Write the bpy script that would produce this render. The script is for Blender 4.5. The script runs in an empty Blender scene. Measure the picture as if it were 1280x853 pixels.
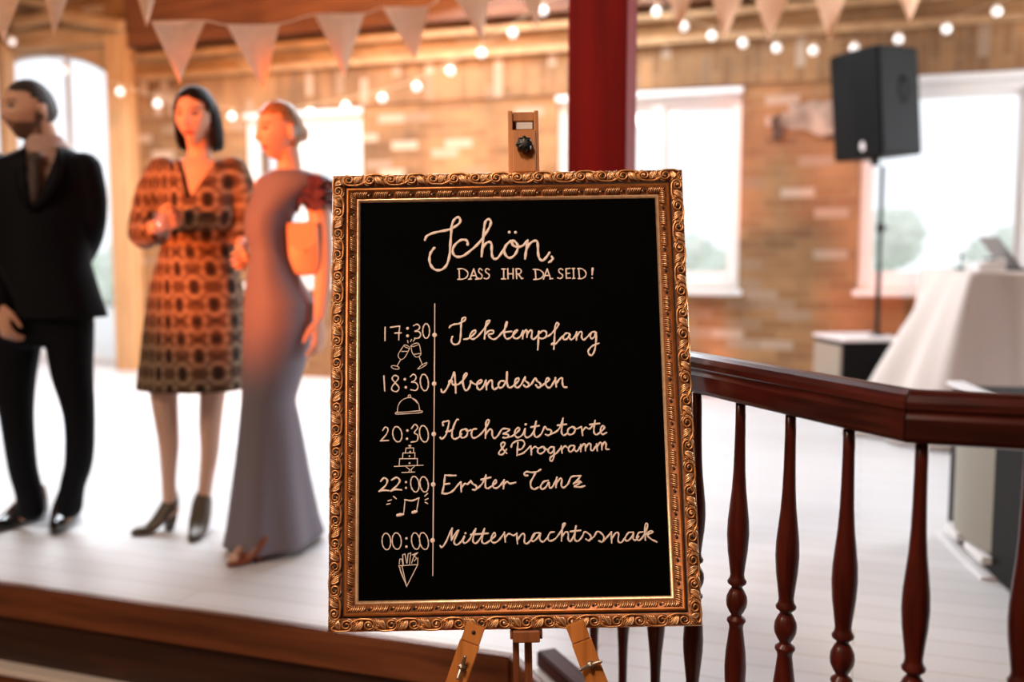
import bpy, bmesh, math, random
from mathutils import Vector, Matrix
from mathutils import noise as mnoise
random.seed(7)
scene = bpy.context.scene
COL = scene.collection
R = math.radians
PI = math.pi
# ------------------------------------------------------------------ camera
YAW, PITCH, ROLL, CAM_H = R(19.5), math.atan(115.5/1244.44), 0.0, 1.16
FPX, CX, CY = 1244.44, 640.0, 426.5
_right = Vector((math.cos(YAW), math.sin(YAW), 0)); _fwd = Vector((-math.sin(YAW), math.cos(YAW), 0)); _up = Vector((0, 0, 1))
_f2 = _fwd*math.cos(PITCH) - _up*math.sin(PITCH); _u2 = _up*math.cos(PITCH) + _fwd*math.sin(PITCH)
C_R = _right*math.cos(ROLL) - _u2*math.sin(ROLL); C_U = _u2*math.cos(ROLL) + _right*math.sin(ROLL); C_F = _f2
C_O = Vector((0, 0, CAM_H))
cd = bpy.data.cameras.new('camera'); cam = bpy.data.objects.new('camera', cd); COL.objects.link(cam)
cd.sensor_width = 36; cd.lens = 35; cd.clip_start = 0.05
M3 = Matrix((C_R, C_U, -C_F)).transposed()
cam.matrix_world = Matrix.Translation(C_O) @ M3.to_4x4()
cd.dof.use_dof = True; cd.dof.focus_distance = 1.92; cd.dof.aperture_fstop = 1.55
scene.camera = cam
# ------------------------------------------------------------------ colour management, sky, lights
vs = scene.view_settings
scene.display_settings.display_device = 'sRGB'
vs.view_transform = 'Standard'; vs.look = 'None'; vs.gamma = 1.0; vs.use_curve_mapping = False; vs.exposure = 0.22
w = bpy.data.worlds.new('overcast_sky'); scene.world = w; w.use_nodes = True
w.node_tree.nodes['Background'].inputs[0].default_value = (0.90, 0.94, 1.0, 1)
w.node_tree.nodes['Background'].inputs[1].default_value = 1.25
def area(name, loc, target, sx, sy, power, color):
    l = bpy.data.lights.new(name, 'AREA'); l.shape = 'RECTANGLE'; l.size = sx; l.size_y = sy; l.energy = power; l.color = color
    o = bpy.data.objects.new(name, l); COL.objects.link(o); o.location = loc
    o.rotation_euler = (Vector(target) - Vector(loc)).to_track_quat('-Z', 'Y').to_euler(); return o
def spot(name, loc, target, power, color, angle, blend=0.6, rad=0.12):
    l = bpy.data.lights.new(name, 'SPOT'); l.energy = power; l.color = color; l.spot_size = R(angle); l.spot_blend = blend; l.shadow_soft_size = rad
    o = bpy.data.objects.new(name, l); COL.objects.link(o); o.location = loc
    o.rotation_euler = (Vector(target) - Vector(loc)).to_track_quat('-Z', 'Y').to_euler(); return o
area('added_overhead_light', (-3.9, 6.0, 3.9), (-3.4, 4.0, 0), 6.0, 3.2, 820, (0.85, 0.93, 1.0))  # added lamp under the ceiling standing in for daylight; no skylight there
area('added_right_rim_light', (3.1, 6.7, 2.0), (-2.6, 3.2, 1.1), 2.2, 2.4, 230, (0.92, 0.96, 1.0))  # added lamp giving a cool rim from the right; that wall has no window
spot('amber_stage_light', (-3.4, -0.9, 1.55), (-2.24, 3.1, 1.34), 1900, (1.0, 0.16, 0.025), 18, 0.55)
spot('hall_lamp_light', (-0.75, -0.35, 3.7), (-0.42, 1.70, 0.72), 400, (1.0, 0.74, 0.56), 34, 0.7, 0.35)
area('wall_wash_light', (-2.2, 5.0, 3.9), (-2.4, 7.835, 1.9), 8.0, 0.5, 20, (1.0, 0.58, 0.28))
spot('brick_wash_light', (-3.4, 4.6, 3.7), (-4.6, 7.83, 1.9), 650, (1.0, 0.42, 0.13), 100, 0.8, 0.3)
area('added_front_fill_light', (-3.6, -0.8, 3.7), (-2.9, 2.6, 0.3), 1.2, 1.2, 115, (1.0, 0.74, 0.54))  # added unseen fill lamp that brightens the steps and the man's front
# ------------------------------------------------------------------ helpers
def ray(u, v): return C_R*((u-CX)/FPX) + C_U*(-(v-CY)/FPX) + C_F
def at_depth(u, v, D):                     # point at horizontal distance D in front of the camera
    d = ray(u, v); return C_O + d*(D/d.dot(_fwd))
def at_y(u, v, Y):                         # point on the plane parallel to the back wall
    d = ray(u, v); return C_O + d*((Y-C_O.y)/d.y)
def at_floor(u, v, z=0.0):
    d = ray(u, v); return C_O + d*((z-C_O.z)/d.z)
def gnd(cx_, cz_, z=0.0): return _right*cx_ + _fwd*cz_ + Vector((0, 0, z))
def px_of(p):
    q = Vector(p) - C_O; return CX + FPX*q.dot(C_R)/q.dot(C_F), CY - FPX*q.dot(C_U)/q.dot(C_F)
def link(name, me, mat=None, parent=None):
    o = bpy.data.objects.new(name, me); COL.objects.link(o)
    for m in (mat if isinstance(mat, (list, tuple)) else [mat] if mat else []): me.materials.append(m)
    if parent is not None: o.parent = parent
    return o
def obj(name, bm, mat=None, parent=None, smooth=False, world=False):
    """one mesh object; world=True: bm is in world space and gets moved into the parent's frame"""
    me = bpy.data.meshes.new(name)
    if world and parent is not None: bm.transform(parent_mat(parent).inverted())
    bmesh.ops.recalc_face_normals(bm, faces=bm.faces)
    bm.to_mesh(me); bm.free()
    if smooth:
        for p in me.polygons: p.use_smooth = True
    return link(name, me, mat, parent)
def parent_mat(o):
    m = o.matrix_basis.copy()
    while o.parent is not None:
        o = o.parent; m = o.matrix_basis @ m
    return m
def tag(o, label, cat, group=None, kind=None):
    if label: o['label'] = label
    if cat: o['category'] = cat
    if group: o['group'] = group
    if kind: o['kind'] = kind
    return o
def thing(name, label, cat, mat=None, group=None):
    o = bpy.data.objects.new(name, None); COL.objects.link(o); o.empty_display_size = 0.1
    if mat is not None: o.matrix_world = mat; o.matrix_basis = mat
    return tag(o, label, cat, group)
def T(x, y=None, z=None): return Matrix.Translation(Vector((x, y, z)) if y is not None else Vector(x))
def box(bm, c, s, rot=None, bev=0.0, mi=0):
    g = bmesh.ops.create_cube(bm, size=1.0); vv = g['verts']
    for v in vv: v.co = Vector((v.co.x*s[0], v.co.y*s[1], v.co.z*s[2]))
    ff = list({f for v in vv for f in v.link_faces})
    for f in ff: f.material_index = mi
    if bev > 0:
        ee = list({e for f in ff for e in f.edges})
        r = bmesh.ops.bevel(bm, geom=ee, offset=bev, segments=2, affect='EDGES', profile=0.5)
        vv = list({v for f in r['faces'] for v in f.verts} | {v for v in vv if v.is_valid})
        for f in r['faces']: f.material_index = mi
    m = T(c) @ (rot.to_4x4() if rot is not None else Matrix.Identity(4))
    bmesh.ops.transform(bm, matrix=m, verts=[v for v in vv if v.is_valid])
def box2(bm, a, b, bev=0.0, mi=0):
    box(bm, [(a[i]+b[i])/2 for i in range(3)], [abs(b[i]-a[i]) for i in range(3)], None, bev, mi)
def loft(bm, rings, cap=True, closed=True, mi=0):
    vr = [[bm.verts.new(p) for p in r] for r in rings]
    n = len(vr[0])
    for a, b in zip(vr, vr[1:]):
        for i in range(n if closed else n-1):
            j = (i+1) % n
            f = bm.faces.new((a[i], a[j], b[j], b[i])); f.material_index = mi
    if cap and closed:
        for r in (vr[0], vr[-1]):
            try: bm.faces.new(r).material_index = mi
            except ValueError: pass
    return vr
def frames(pts):
    pts = [Vector(p) for p in pts]; out = []; nrm = None
    for i, p in enumerate(pts):
        t = (pts[min(i+1, len(pts)-1)] - pts[max(i-1, 0)])
        t = t.normalized() if t.length > 1e-9 else Vector((0, 0, 1))
        if nrm is None:
            a = Vector((0, 0, 1)) if abs(t.z) < 0.9 else Vector((1, 0, 0)); nrm = t.cross(a).normalized()
        else:
            nrm = (nrm - t*nrm.dot(t)); nrm = nrm.normalized() if nrm.length > 1e-9 else t.orthogonal().normalized()
        out.append((p, nrm, t.cross(nrm)))
    return out
def tube(bm, pts, rad, n=8, cap=True, round_ends=False, mi=0, squash=None):
    """tube along pts, rad a number or one per point; squash=(dir, k) flattens the section along dir"""
    pts = [Vector(p) for p in pts]
    rad = [rad]*len(pts) if isinstance(rad, (int, float)) else list(rad)
    if round_ends:
        d0 = (pts[0]-pts[1]).normalized(); d1 = (pts[-1]-pts[-2]).normalized(); r0, r1 = rad[0], rad[-1]
        pts = [pts[0]+d0*r0*k for k in (0.98, 0.75, 0.4)] + pts + [pts[-1]+d1*r1*k for k in (0.4, 0.75, 0.98)]
        rad = [r0*k for k in (0.2, 0.66, 0.92)] + rad + [r1*k for k in (0.92, 0.66, 0.2)]
    rings = []
    for (p, a, b), r in zip(frames(pts), rad):
        ring = []
        for i in range(n):
            o = a*math.cos(2*PI*i/n)*r + b*math.sin(2*PI*i/n)*r
            if squash: o = o - squash[0]*(o.dot(squash[0])*(1-squash[1]))
            ring.append(p+o)
        rings.append(ring)
    loft(bm, rings, cap, True, mi)
def lathe(bm, prof, n=20, mat=None, mi=0):
    rings = [[(r*math.cos(2*PI*i/n), r*math.sin(2*PI*i/n), z) for i in range(n)] for r, z in prof]
    k = len(bm.verts); loft(bm, rings, True, True, mi)
    if mat is not None:
        bm.verts.ensure_lookup_table(); bmesh.ops.transform(bm, matrix=mat, verts=bm.verts[k:])
def ball(bm, c, r, seg=12, sc=(1, 1, 1), rot=None, mi=0):
    m = T(c) @ (rot.to_4x4() if rot is not None else Matrix.Identity(4)) @ Matrix.Diagonal((r*sc[0], r*sc[1], r*sc[2], 1))
    g = bmesh.ops.create_uvsphere(bm, u_segments=seg, v_segments=max(6, seg//2+2), radius=1.0, matrix=m)
    for f in {f for v in g['verts'] for f in v.link_faces}: f.material_index = mi
def spline(pts, per=6):
    pts = [Vector(p) for p in pts]
    if len(pts) < 3: return pts
    out = []
    P = [pts[0]*2-pts[1]] + pts + [pts[-1]*2-pts[-2]]
    for i in range(1, len(P)-2):
        a, b, c, d = P[i-1:i+3]
        for k in range(per):
            t = k/per
            out.append(0.5*((2*b) + (c-a)*t + (2*a-5*b+4*c-d)*t*t + (3*b-a-3*c+d)*t**3))
    out.append(pts[-1]); return out
def prism(bm, poly, z0, z1, mi=0):
    a = [bm.verts.new((x, y, z0)) for x, y in poly]; b = [bm.verts.new((x, y, z1)) for x, y in poly]; n = len(poly)
    for f in [a[::-1], b] + [[a[i], a[(i+1) % n], b[(i+1) % n], b[i]] for i in range(n)]: bm.faces.new(f).material_index = mi
# ------------------------------------------------------------------ materials
def newmat(name):
    m = bpy.data.materials.new(name); m.use_nodes = True; return m, m.node_tree, m.node_tree.nodes['Principled BSDF']
def pbr(name, col, rough=0.5, metal=0.0, noise=0.0, nscale=20, bump=0.0, spec=0.5, coat=0.0, sss=0.0, stretch=(1, 1, 1), emit=None):
    m, nt, b = newmat(name)
    b.inputs['Base Color'].default_value = (*col, 1); b.inputs['Roughness'].default_value = rough; b.inputs['Metallic'].default_value = metal
    b.inputs['Specular IOR Level'].default_value = spec; b.inputs['Coat Weight'].default_value = coat
    if sss: b.inputs['Subsurface Weight'].default_value = sss; b.inputs['Subsurface Radius'].default_value = (0.012, 0.005, 0.003)
    if noise or bump:
        tc = nt.nodes.new('ShaderNodeTexCoord'); mp = nt.nodes.new('ShaderNodeMapping'); mp.inputs['Scale'].default_value = stretch
        nz = nt.nodes.new('ShaderNodeTexNoise'); nz.inputs['Scale'].default_value = nscale; nz.inputs['Detail'].default_value = 5
        nt.links.new(tc.outputs['Object'], mp.inputs[0]); nt.links.new(mp.outputs[0], nz.inputs['Vector'])
        if noise:
            r = nt.nodes.new('ShaderNodeValToRGB'); e = r.color_ramp.elements
            e[0].position = 0.3; e[1].position = 0.7
            e[0].color = (*[max(0, c*(1-noise)) for c in col], 1); e[1].color = (*[min(1, c*(1+noise)) for c in col], 1)
            nt.links.new(nz.outputs['Fac'], r.inputs[0]); nt.links.new(r.outputs[0], b.inputs['Base Color'])
        if bump:
            bp = nt.nodes.new('ShaderNodeBump'); bp.inputs['Strength'].default_value = bump; bp.inputs['Distance'].default_value = 0.01
            nt.links.new(nz.outputs['Fac'], bp.inputs['Height']); nt.links.new(bp.outputs[0], b.inputs['Normal'])
    if emit: b.inputs['Emission Color'].default_value = (*emit[0], 1); b.inputs['Emission Strength'].default_value = emit[1]
    return m
def wood(name, c0, c1, rough=0.3, scale=6, stretch=(1, 1, 12), coat=0.0, axis='Z', spec=0.5):
    st = {'Z': (1, 1, 0.08), 'X': (0.08, 1, 1), 'Y': (1, 0.08, 1)}[axis]
    m, nt, b = newmat(name); b.inputs['Roughness'].default_value = rough; b.inputs['Specular IOR Level'].default_value = spec; b.inputs['Coat Weight'].default_value = coat; b.inputs['Coat Roughness'].default_value = 0.12
    tc = nt.nodes.new('ShaderNodeTexCoord'); mp = nt.nodes.new('ShaderNodeMapping'); mp.inputs['Scale'].default_value = st
    nz = nt.nodes.new('ShaderNodeTexNoise'); nz.inputs['Scale'].default_value = scale*12; nz.inputs['Detail'].default_value = 6; nz.inputs['Distortion'].default_value = 0.6
    r = nt.nodes.new('ShaderNodeValToRGB'); e = r.color_ramp.elements; e[0].position = 0.32; e[1].position = 0.68; e[0].color = (*c0, 1); e[1].color = (*c1, 1)
    nt.links.new(tc.outputs['Object'], mp.inputs[0]); nt.links.new(mp.outputs[0], nz.inputs['Vector']); nt.links.new(nz.outputs['Fac'], r.inputs[0]); nt.links.new(r.outputs[0], b.inputs['Base Color'])
    bp = nt.nodes.new('ShaderNodeBump'); bp.inputs['Strength'].default_value = 0.08; bp.inputs['Distance'].default_value = 0.004
    nt.links.new(nz.outputs['Fac'], bp.inputs['Height']); nt.links.new(bp.outputs[0], b.inputs['Normal'])
    return m
def brick_mat(name, c1, c2, mortar, rotx=True, bw=0.25, bh=0.077, pale=True, axis='X'):
    m, nt, b = newmat(name); b.inputs['Roughness'].default_value = 0.85
    N = nt.nodes.new; L = nt.links.new
    tc = N('ShaderNodeTexCoord'); sp = N('ShaderNodeSeparateXYZ'); cb = N('ShaderNodeCombineXYZ')
    L(tc.outputs['Object'], sp.inputs[0])
    if axis == 'V': L(sp.outputs['Z'], cb.inputs[0]); L(sp.outputs['X'], cb.inputs[1])
    else: L(sp.outputs[axis], cb.inputs[0]); L(sp.outputs['Z'], cb.inputs[1])
    bt = N('ShaderNodeTexBrick'); bt.inputs['Scale'].default_value = 1.0; bt.inputs['Brick Width'].default_value = bw; bt.inputs['Row Height'].default_value = bh
    bt.inputs['Mortar Size'].default_value = 0.006; bt.inputs['Mortar Smooth'].default_value = 0.3; bt.inputs['Bias'].default_value = -0.1
    bt.inputs['Color1'].default_value = (*c1, 1); bt.inputs['Color2'].default_value = (*c2, 1); bt.inputs['Mortar'].default_value = (*mortar, 1)
    L(cb.outputs[0], bt.inputs['Vector'])
    # big soft weathering and a second brick layer whose rare pale bricks stand out
    nz = N('ShaderNodeTexNoise'); nz.inputs['Scale'].default_value = 1.6; nz.inputs['Detail'].default_value = 6; L(tc.outputs['Object'], nz.inputs['Vector'])
    mr = N('ShaderNodeMapRange'); mr.inputs[1].default_value = 0.3; mr.inputs[2].default_value = 0.7; mr.inputs[3].default_value = 0.62; mr.inputs[4].default_value = 1.35; L(nz.outputs['Fac'], mr.inputs[0])
    mul = N('ShaderNodeMix'); mul.data_type = 'RGBA'; mul.blend_type = 'MULTIPLY'; mul.inputs[0].default_value = 1.0
    L(bt.outputs['Color'], mul.inputs[6]); L(mr.outputs[0], mul.inputs[7])
    last = mul.outputs[2]
    if pale:
        b2 = N('ShaderNodeTexBrick'); b2.inputs['Scale'].default_value = 1.0; b2.inputs['Brick Width'].default_value = bw; b2.inputs['Row Height'].default_value = bh
        b2.inputs['Mortar Size'].default_value = 0.004; b2.inputs['Color1'].default_value = (0, 0, 0, 1); b2.inputs['Color2'].default_value = (1, 1, 1, 1); b2.inputs['Mortar'].default_value = (0, 0, 0, 1)
        L(cb.outputs[0], b2.inputs['Vector'])
        rp = N('ShaderNodeValToRGB'); rp.color_ramp.elements[0].position = 0.84; rp.color_ramp.elements[1].position = 0.97; L(b2.outputs['Color'], rp.inputs[0])
        mx = N('ShaderNodeMix'); mx.data_type = 'RGBA'; L(rp.outputs[0], mx.inputs[0]); L(last, mx.inputs[6]); mx.inputs[7].default_value = (0.50, 0.36, 0.26, 1)
        last = mx.outputs[2]
    L(last, b.inputs['Base Color'])
    bp = N('ShaderNodeBump'); bp.inputs['Strength'].default_value = 0.6; bp.inputs['Distance'].default_value = 0.01; bp.invert = True
    L(bt.outputs['Fac'], bp.inputs['Height']); L(bp.outputs[0], b.inputs['Normal'])
    return m
MAT = {}
MAT['brick'] = brick_mat('yellow_brown_brick', (0.36, 0.185, 0.075), (0.20, 0.092, 0.036), (0.30, 0.185, 0.095))
MAT['brick_y'] = brick_mat('yellow_brown_brick_side', (0.36, 0.185, 0.075), (0.20, 0.092, 0.036), (0.30, 0.185, 0.095), axis='Y')
MAT['soldier'] = brick_mat('upright_brick_course', (0.34, 0.17, 0.07), (0.20, 0.095, 0.04), (0.30, 0.19, 0.10), axis='V', bw=0.25, bh=0.077)
MAT['ledge'] = pbr('pale_ledge_brick', (0.42, 0.24, 0.115), 0.8, noise=0.25, nscale=8, bump=0.3)
MAT['plaster'] = pbr('old_plaster', (0.36, 0.28, 0.215), 0.9, noise=0.4, nscale=9, bump=0.4)
MAT['soot'] = pbr('dark_stain', (0.08, 0.05, 0.035), 0.9)
MAT['timber_dark'] = wood('dark_ceiling_timber', (0.085, 0.026, 0.010), (0.21, 0.075, 0.028), 0.6, 2, axis='X')
MAT['timber_tan'] = wood('tan_timber', (0.52, 0.29, 0.13), (0.70, 0.43, 0.22), 0.5, 2, axis='Z')
MAT['timber_tan_x'] = wood('tan_timber_lintel', (0.42, 0.23, 0.10), (0.66, 0.44, 0.24), 0.5, 2, axis='X')
MAT['white_frame'] = pbr('white_window_paint', (0.82, 0.81, 0.80), 0.4)
MAT['red_post'] = wood('red_stained_post', (0.24, 0.004, 0.004), (0.44, 0.009, 0.008), 0.5, 1.2, axis='Z', spec=0.15)
MAT['mahogany'] = wood('mahogany', (0.026, 0.003, 0.002), (0.080, 0.010, 0.005), 0.3, 5, axis='Z', coat=0.12, spec=0.35)
MAT['mahogany_x'] = wood('mahogany_rail', (0.018, 0.0025, 0.002), (0.060, 0.008, 0.005), 0.28, 5, axis='X', coat=0.3, spec=0.35)
MAT['step_wood'] = wood('dark_step_wood', (0.10, 0.030, 0.012), (0.24, 0.080, 0.030), 0.4, 2, axis='X', coat=0.1)
MAT['riser'] = wood('shaded_riser_wood', (0.022, 0.008, 0.004), (0.06, 0.02, 0.009), 0.5, 2, axis='X')  # the riser's shade is put into this darker version of the step wood
MAT['step_light'] = pbr('bright_pale_step_strip', (0.85, 0.80, 0.75), 0.25)  # pale strip whitened further so its colour carries a bright reflection
MAT['easel'] = wood('orange_beech', (0.36, 0.12, 0.020), (0.56, 0.21, 0.050), 0.35, 4, axis='Z', coat=0.2)
MAT['easel_dark'] = wood('aged_easel_wood', (0.15, 0.045, 0.015), (0.30, 0.10, 0.03), 0.4, 4, axis='Z')
MAT['knob'] = pbr('black_plastic', (0.006, 0.006, 0.007), 0.4)
MAT['steel'] = pbr('worn_steel', (0.42, 0.36, 0.30), 0.35, 0.9)
MAT['board'] = pbr('black_board', (0.0005, 0.0007, 0.0007), 0.7, noise=0.3, nscale=5, spec=0.02)
MAT['chalk'] = pbr('cream_paint_marker', (0.80, 0.66, 0.58), 0.8)
MAT['gold'] = pbr('antique_gold', (0.70, 0.34, 0.13), 0.36, 0.7, noise=0.35, nscale=60)
MAT['gold_light'] = pbr('bright_gilding', (0.92, 0.60, 0.36), 0.34, 0.65, noise=0.2, nscale=90)
MAT['bole'] = pbr('dark_brown_bole', (0.018, 0.007, 0.004), 0.6)
MAT['gold_base'] = pbr('dark_antique_gold', (0.26, 0.09, 0.028), 0.45, 0.5, noise=0.4, nscale=80)
MAT['gold_red'] = pbr('reddish_gilding', (0.42, 0.14, 0.03), 0.35, 0.6, noise=0.25, nscale=30)
MAT['blk'] = pbr('black_speaker_shell', (0.006, 0.006, 0.006), 0.55, spec=0.08)
MAT['grille_dark'] = pbr('dark_grey_speaker_grille', (0.010, 0.011, 0.012), 0.6, noise=0.1, nscale=300, bump=0.3, spec=0.15)
MAT['grille'] = pbr('grey_beige_grille', (0.30, 0.28, 0.22), 0.5, 0.2, noise=0.15, nscale=500, bump=0.4)
MAT['white_trim'] = pbr('white_painted_trim', (0.80, 0.80, 0.80), 0.4)
MAT['cloth'] = pbr('white_tablecloth', (0.66, 0.58, 0.53), 0.8, bump=0.1, nscale=200)
MAT['metal_dark'] = pbr('dark_stand_metal', (0.02, 0.02, 0.02), 0.4, 0.5)
MAT['laptop'] = pbr('grey_laptop_shell', (0.26, 0.25, 0.24), 0.4, 0.5)
MAT['bulb'] = pbr('white_globe', (0.9, 0.86, 0.82), 0.3, emit=((1.0, 0.93, 0.88), 0.75))
MAT['cable'] = pbr('pale_cable', (0.45, 0.30, 0.18), 0.6)
MAT['flag'] = pbr('cream_cotton', (0.90, 0.56, 0.37), 0.85, noise=0.06, nscale=30)
MAT['leaf'] = pbr('pale_hedge_leaves', (0.80, 0.88, 0.78), 0.8, noise=0.12, nscale=6)
MAT['pave'] = pbr('pale_paving', (0.75, 0.74, 0.72), 0.8)
def glass_mat():
    m, nt, b = newmat('window_glass')
    t = nt.nodes.new('ShaderNodeBsdfTransparent'); g = nt.nodes.new('ShaderNodeBsdfGlossy'); g.inputs['Roughness'].default_value = 0.02
    mx = nt.nodes.new('ShaderNodeMixShader'); mx.inputs[0].default_value = 0.05
    nt.links.new(t.outputs[0], mx.inputs[1]); nt.links.new(g.outputs[0], mx.inputs[2]); nt.links.new(mx.outputs[0], nt.nodes['Material Output'].inputs[0])
    return m
MAT['glass'] = glass_mat()
MAT['tumbler'] = glass_mat(); MAT['tumbler'].name = 'clear_tumbler'; MAT['tumbler'].node_tree.nodes['Mix Shader'].inputs[0].default_value = 0.22
def floor_mat():
    m, nt, b = newmat('bleached_plank_floor'); N = nt.nodes.new; L = nt.links.new
    tc = N('ShaderNodeTexCoord'); bt = N('ShaderNodeTexBrick'); bt.inputs['Scale'].default_value = 1; bt.inputs['Brick Width'].default_value = 1.4; bt.inputs['Row Height'].default_value = 0.12
    bt.inputs['Mortar Size'].default_value = 0.002; bt.inputs['Color1'].default_value = (0.70, 0.71, 0.73, 1); bt.inputs['Color2'].default_value = (0.64, 0.645, 0.655, 1); bt.inputs['Mortar'].default_value = (0.42, 0.36, 0.30, 1)
    L(tc.outputs['Object'], bt.inputs['Vector']); L(bt.outputs['Color'], b.inputs['Base Color'])
    b.inputs['Roughness'].default_value = 0.38; b.inputs['Specular IOR Level'].default_value = 0.45
    return m
MAT['floor'] = floor_mat()
# ------------------------------------------------------------------ the room
WY = 7.835                                   # inner face of the back wall
XL, XR, YF, ZC, ZLOW = -9.8, 3.3, -3.6, 4.0, -0.45
WIN = [(-5.34, -4.157, 0.845, 2.325), (-2.384, -0.923, 0.845, 2.335), (-0.055, 2.10, 0.855, 2.345)]
DOOR = (-8.75, -6.75, 0.0, 3.10)
def grid_wall(x0, x1, z0, z1, y0, y1, holes):
    bm = bmesh.new()
    xs = sorted({x0, x1, *[h[0] for h in holes], *[h[1] for h in holes]}); zs = sorted({z0, z1, *[h[2] for h in holes], *[h[3] for h in holes]})
    for xa, xb in zip(xs, xs[1:]):
        run = None
        for za, zb in zip(zs, zs[1:]):
            inside = any(h[0] <= xa and xb <= h[1] and h[2] <= za and zb <= h[3] for h in holes)
            if not inside: run = (run[0], zb) if run else (za, zb)
            if inside or zb == zs[-1]:
                if run: box2(bm, (xa, y0, run[0]), (xb, y1, run[1])); run = None
    return bm
def struct(name, bm, mat, label=None):
    o = obj(name, bm, mat); o['kind'] = 'structure'
    if label: o['label'] = label
    return o
struct('wall_back', grid_wall(XL, XR, 0.0, ZC, WY, WY+0.38, WIN+[DOOR]), MAT['brick'], 'weathered yellow brown brick wall with tall bright windows')
bm = bmesh.new(); box2(bm, (XL-0.3, YF, ZLOW), (XL, WY+0.38, ZC)); struct('wall_left', bm, MAT['brick_y'], 'brick wall at the left of the hall')
bm = bmesh.new(); box2(bm, (XR, YF, ZLOW), (XR+0.3, WY+0.38, ZC)); struct('wall_right', bm, MAT['brick_y'], 'brick wall at the right of the hall')
bm = bmesh.new(); box2(bm, (XL-0.3, YF-0.3, ZLOW), (XR+0.3, YF, ZC)); struct('wall_front', bm, MAT['brick'], 'brick wall behind the viewer')
bm = bmesh.new(); box2(bm, (XL-0.3, YF-0.3, ZC), (XR+0.3, WY+0.38, ZC+0.2)); struct('ceiling', bm, MAT['timber_dark'], 'dark timber ceiling')
# corbel courses and the soldier course of upright bricks
for n, (za, zb, d, m, lab) in enumerate([(2.725, 2.78, 0.07, 'ledge', 'lower pale projecting brick course along the back wall'),
                                 (2.905, 2.955, 0.10, 'ledge', 'upper pale projecting brick course along the back wall'),
                                 (2.40, 2.722, 0.02, 'soldier', 'course of upright bricks above the windows'),
                                 (2.783, 2.902, 0.03, 'brick', 'stepped brick band between the two pale courses'),
                                 (3.02, 3.55, 0.14, 'timber_dark', 'dark timber wall plate under the ceiling')]):
    bm = bmesh.new(); box2(bm, (-6.50, WY-d, za), (XR, WY, zb), 0.004 if m != 'soldier' else 0.0); struct('trim_%d' % (n+1), bm, MAT[m], lab)
# old plaster patch with dark stains (an irregular skin on the brick)
def blob(bm, cx_, cz_, rx, rz, y, th, seed, n=40, mi=0):
    ring = []
    for i in range(n):
        a = 2*PI*i/n; k = 0.72 + 0.5*mnoise.noise((math.cos(a)*1.7+seed, math.sin(a)*1.7, seed*1.3))
        k *= 1/max(abs(math.cos(a)), abs(math.sin(a)))**0.6
        ring.append((cx_+rx*k*math.cos(a), cz_+rz*k*math.sin(a)))
    loft(bm, [[(x, y, z) for x, z in ring], [(x, y-th*0.8, z) for x, z in ring], [(cx_+(x-cx_)*0.93, y-th, cz_+(z-cz_)*0.93) for x, z in ring]], True, True, mi)
bm = bmesh.new(); blob(bm, -0.42, 2.13, 0.27, 0.16, WY, 0.016, 3.1)
blob(bm, -0.66, 2.06, 0.06, 0.11, WY, 0.020, 5.2, mi=1); blob(bm, -0.27, 1.985, 0.06, 0.022, WY, 0.020, 8.4, mi=1)
struct('trim_6', bm, [MAT['plaster'], MAT['soot']], 'patch of old pale plaster with dark stains on the brick wall')
# windows
def window(n, x0, x1, z0, z1, mull, label):
    y0, y1 = WY+0.03, WY+0.12
    root = thing('window_%d' % n, label, None, T((x0+x1)/2, y0, z0)); root['kind'] = 'structure'
    bm = bmesh.new(); fw = 0.055
    box2(bm, (x0, y0, z0), (x0+fw, y1, z1), 0.006); box2(bm, (x1-fw, y0, z0), (x1, y1, z1), 0.006)
    box2(bm, (x0+fw, y0, z0), (x1-fw, y1, z0+0.075), 0.006); box2(bm, (x0+fw, y0, z1-0.065), (x1-fw, y1, z1), 0.006)
    for mx_ in mull: box2(bm, (mx_-0.045, y0-0.01, z0+0.075), (mx_+0.045, y1, z1-0.065), 0.006)
    obj('window_frame', bm, MAT['white_frame'], root, world=True)
    xs = [x0+fw] + [q for m_ in mull for q in (m_-0.045, m_+0.045)] + [x1-fw]
    for a, b in zip(xs[::2], xs[1::2]):
        bm = bmesh.new(); sf = 0.04; za, zb = z0+0.075, z1-0.065; ya, yb = y0+0.02, y0+0.075
        box2(bm, (a, ya, za), (a+sf, yb, zb), 0.004); box2(bm, (b-sf, ya, za), (b, yb, zb), 0.004)
        box2(bm, (a+sf, ya, za), (b-sf, yb, za+0.06), 0.004); box2(bm, (a+sf, ya, zb-sf), (b-sf, yb, zb), 0.004)
        s = obj('sash', bm, MAT['white_frame'], root, world=True)
        bm = bmesh.new(); box2(bm, (a+sf, ya+0.025, za+0.06), (b-sf, ya+0.031, zb-sf)); obj('pane', bm, MAT['glass'], s, world=True)
    bm = bmesh.new(); box2(bm, (x0-0.03, WY-0.07, z0-0.045), (x1+0.03, WY+0.13, z0-0.001), 0.008); obj('window_sill', bm, MAT['white_frame'], root, world=True)
    bm = bmesh.new(); box2(bm, (x0-0.01, WY-0.02, z1-0.001), (x1+0.01, WY+0.03, z1+0.05), 0.006); obj('head_trim', bm, MAT['white_frame'], root, world=True)
window(1, *WIN[0], [-4.75], 'white framed window behind the woman in the long grey gown')
window(2, *WIN[1], [-1.569], 'white framed two sash window right of the red post')
window(3, *WIN[2], [1.07], 'wide white framed window behind the speaker on its pole')
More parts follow.
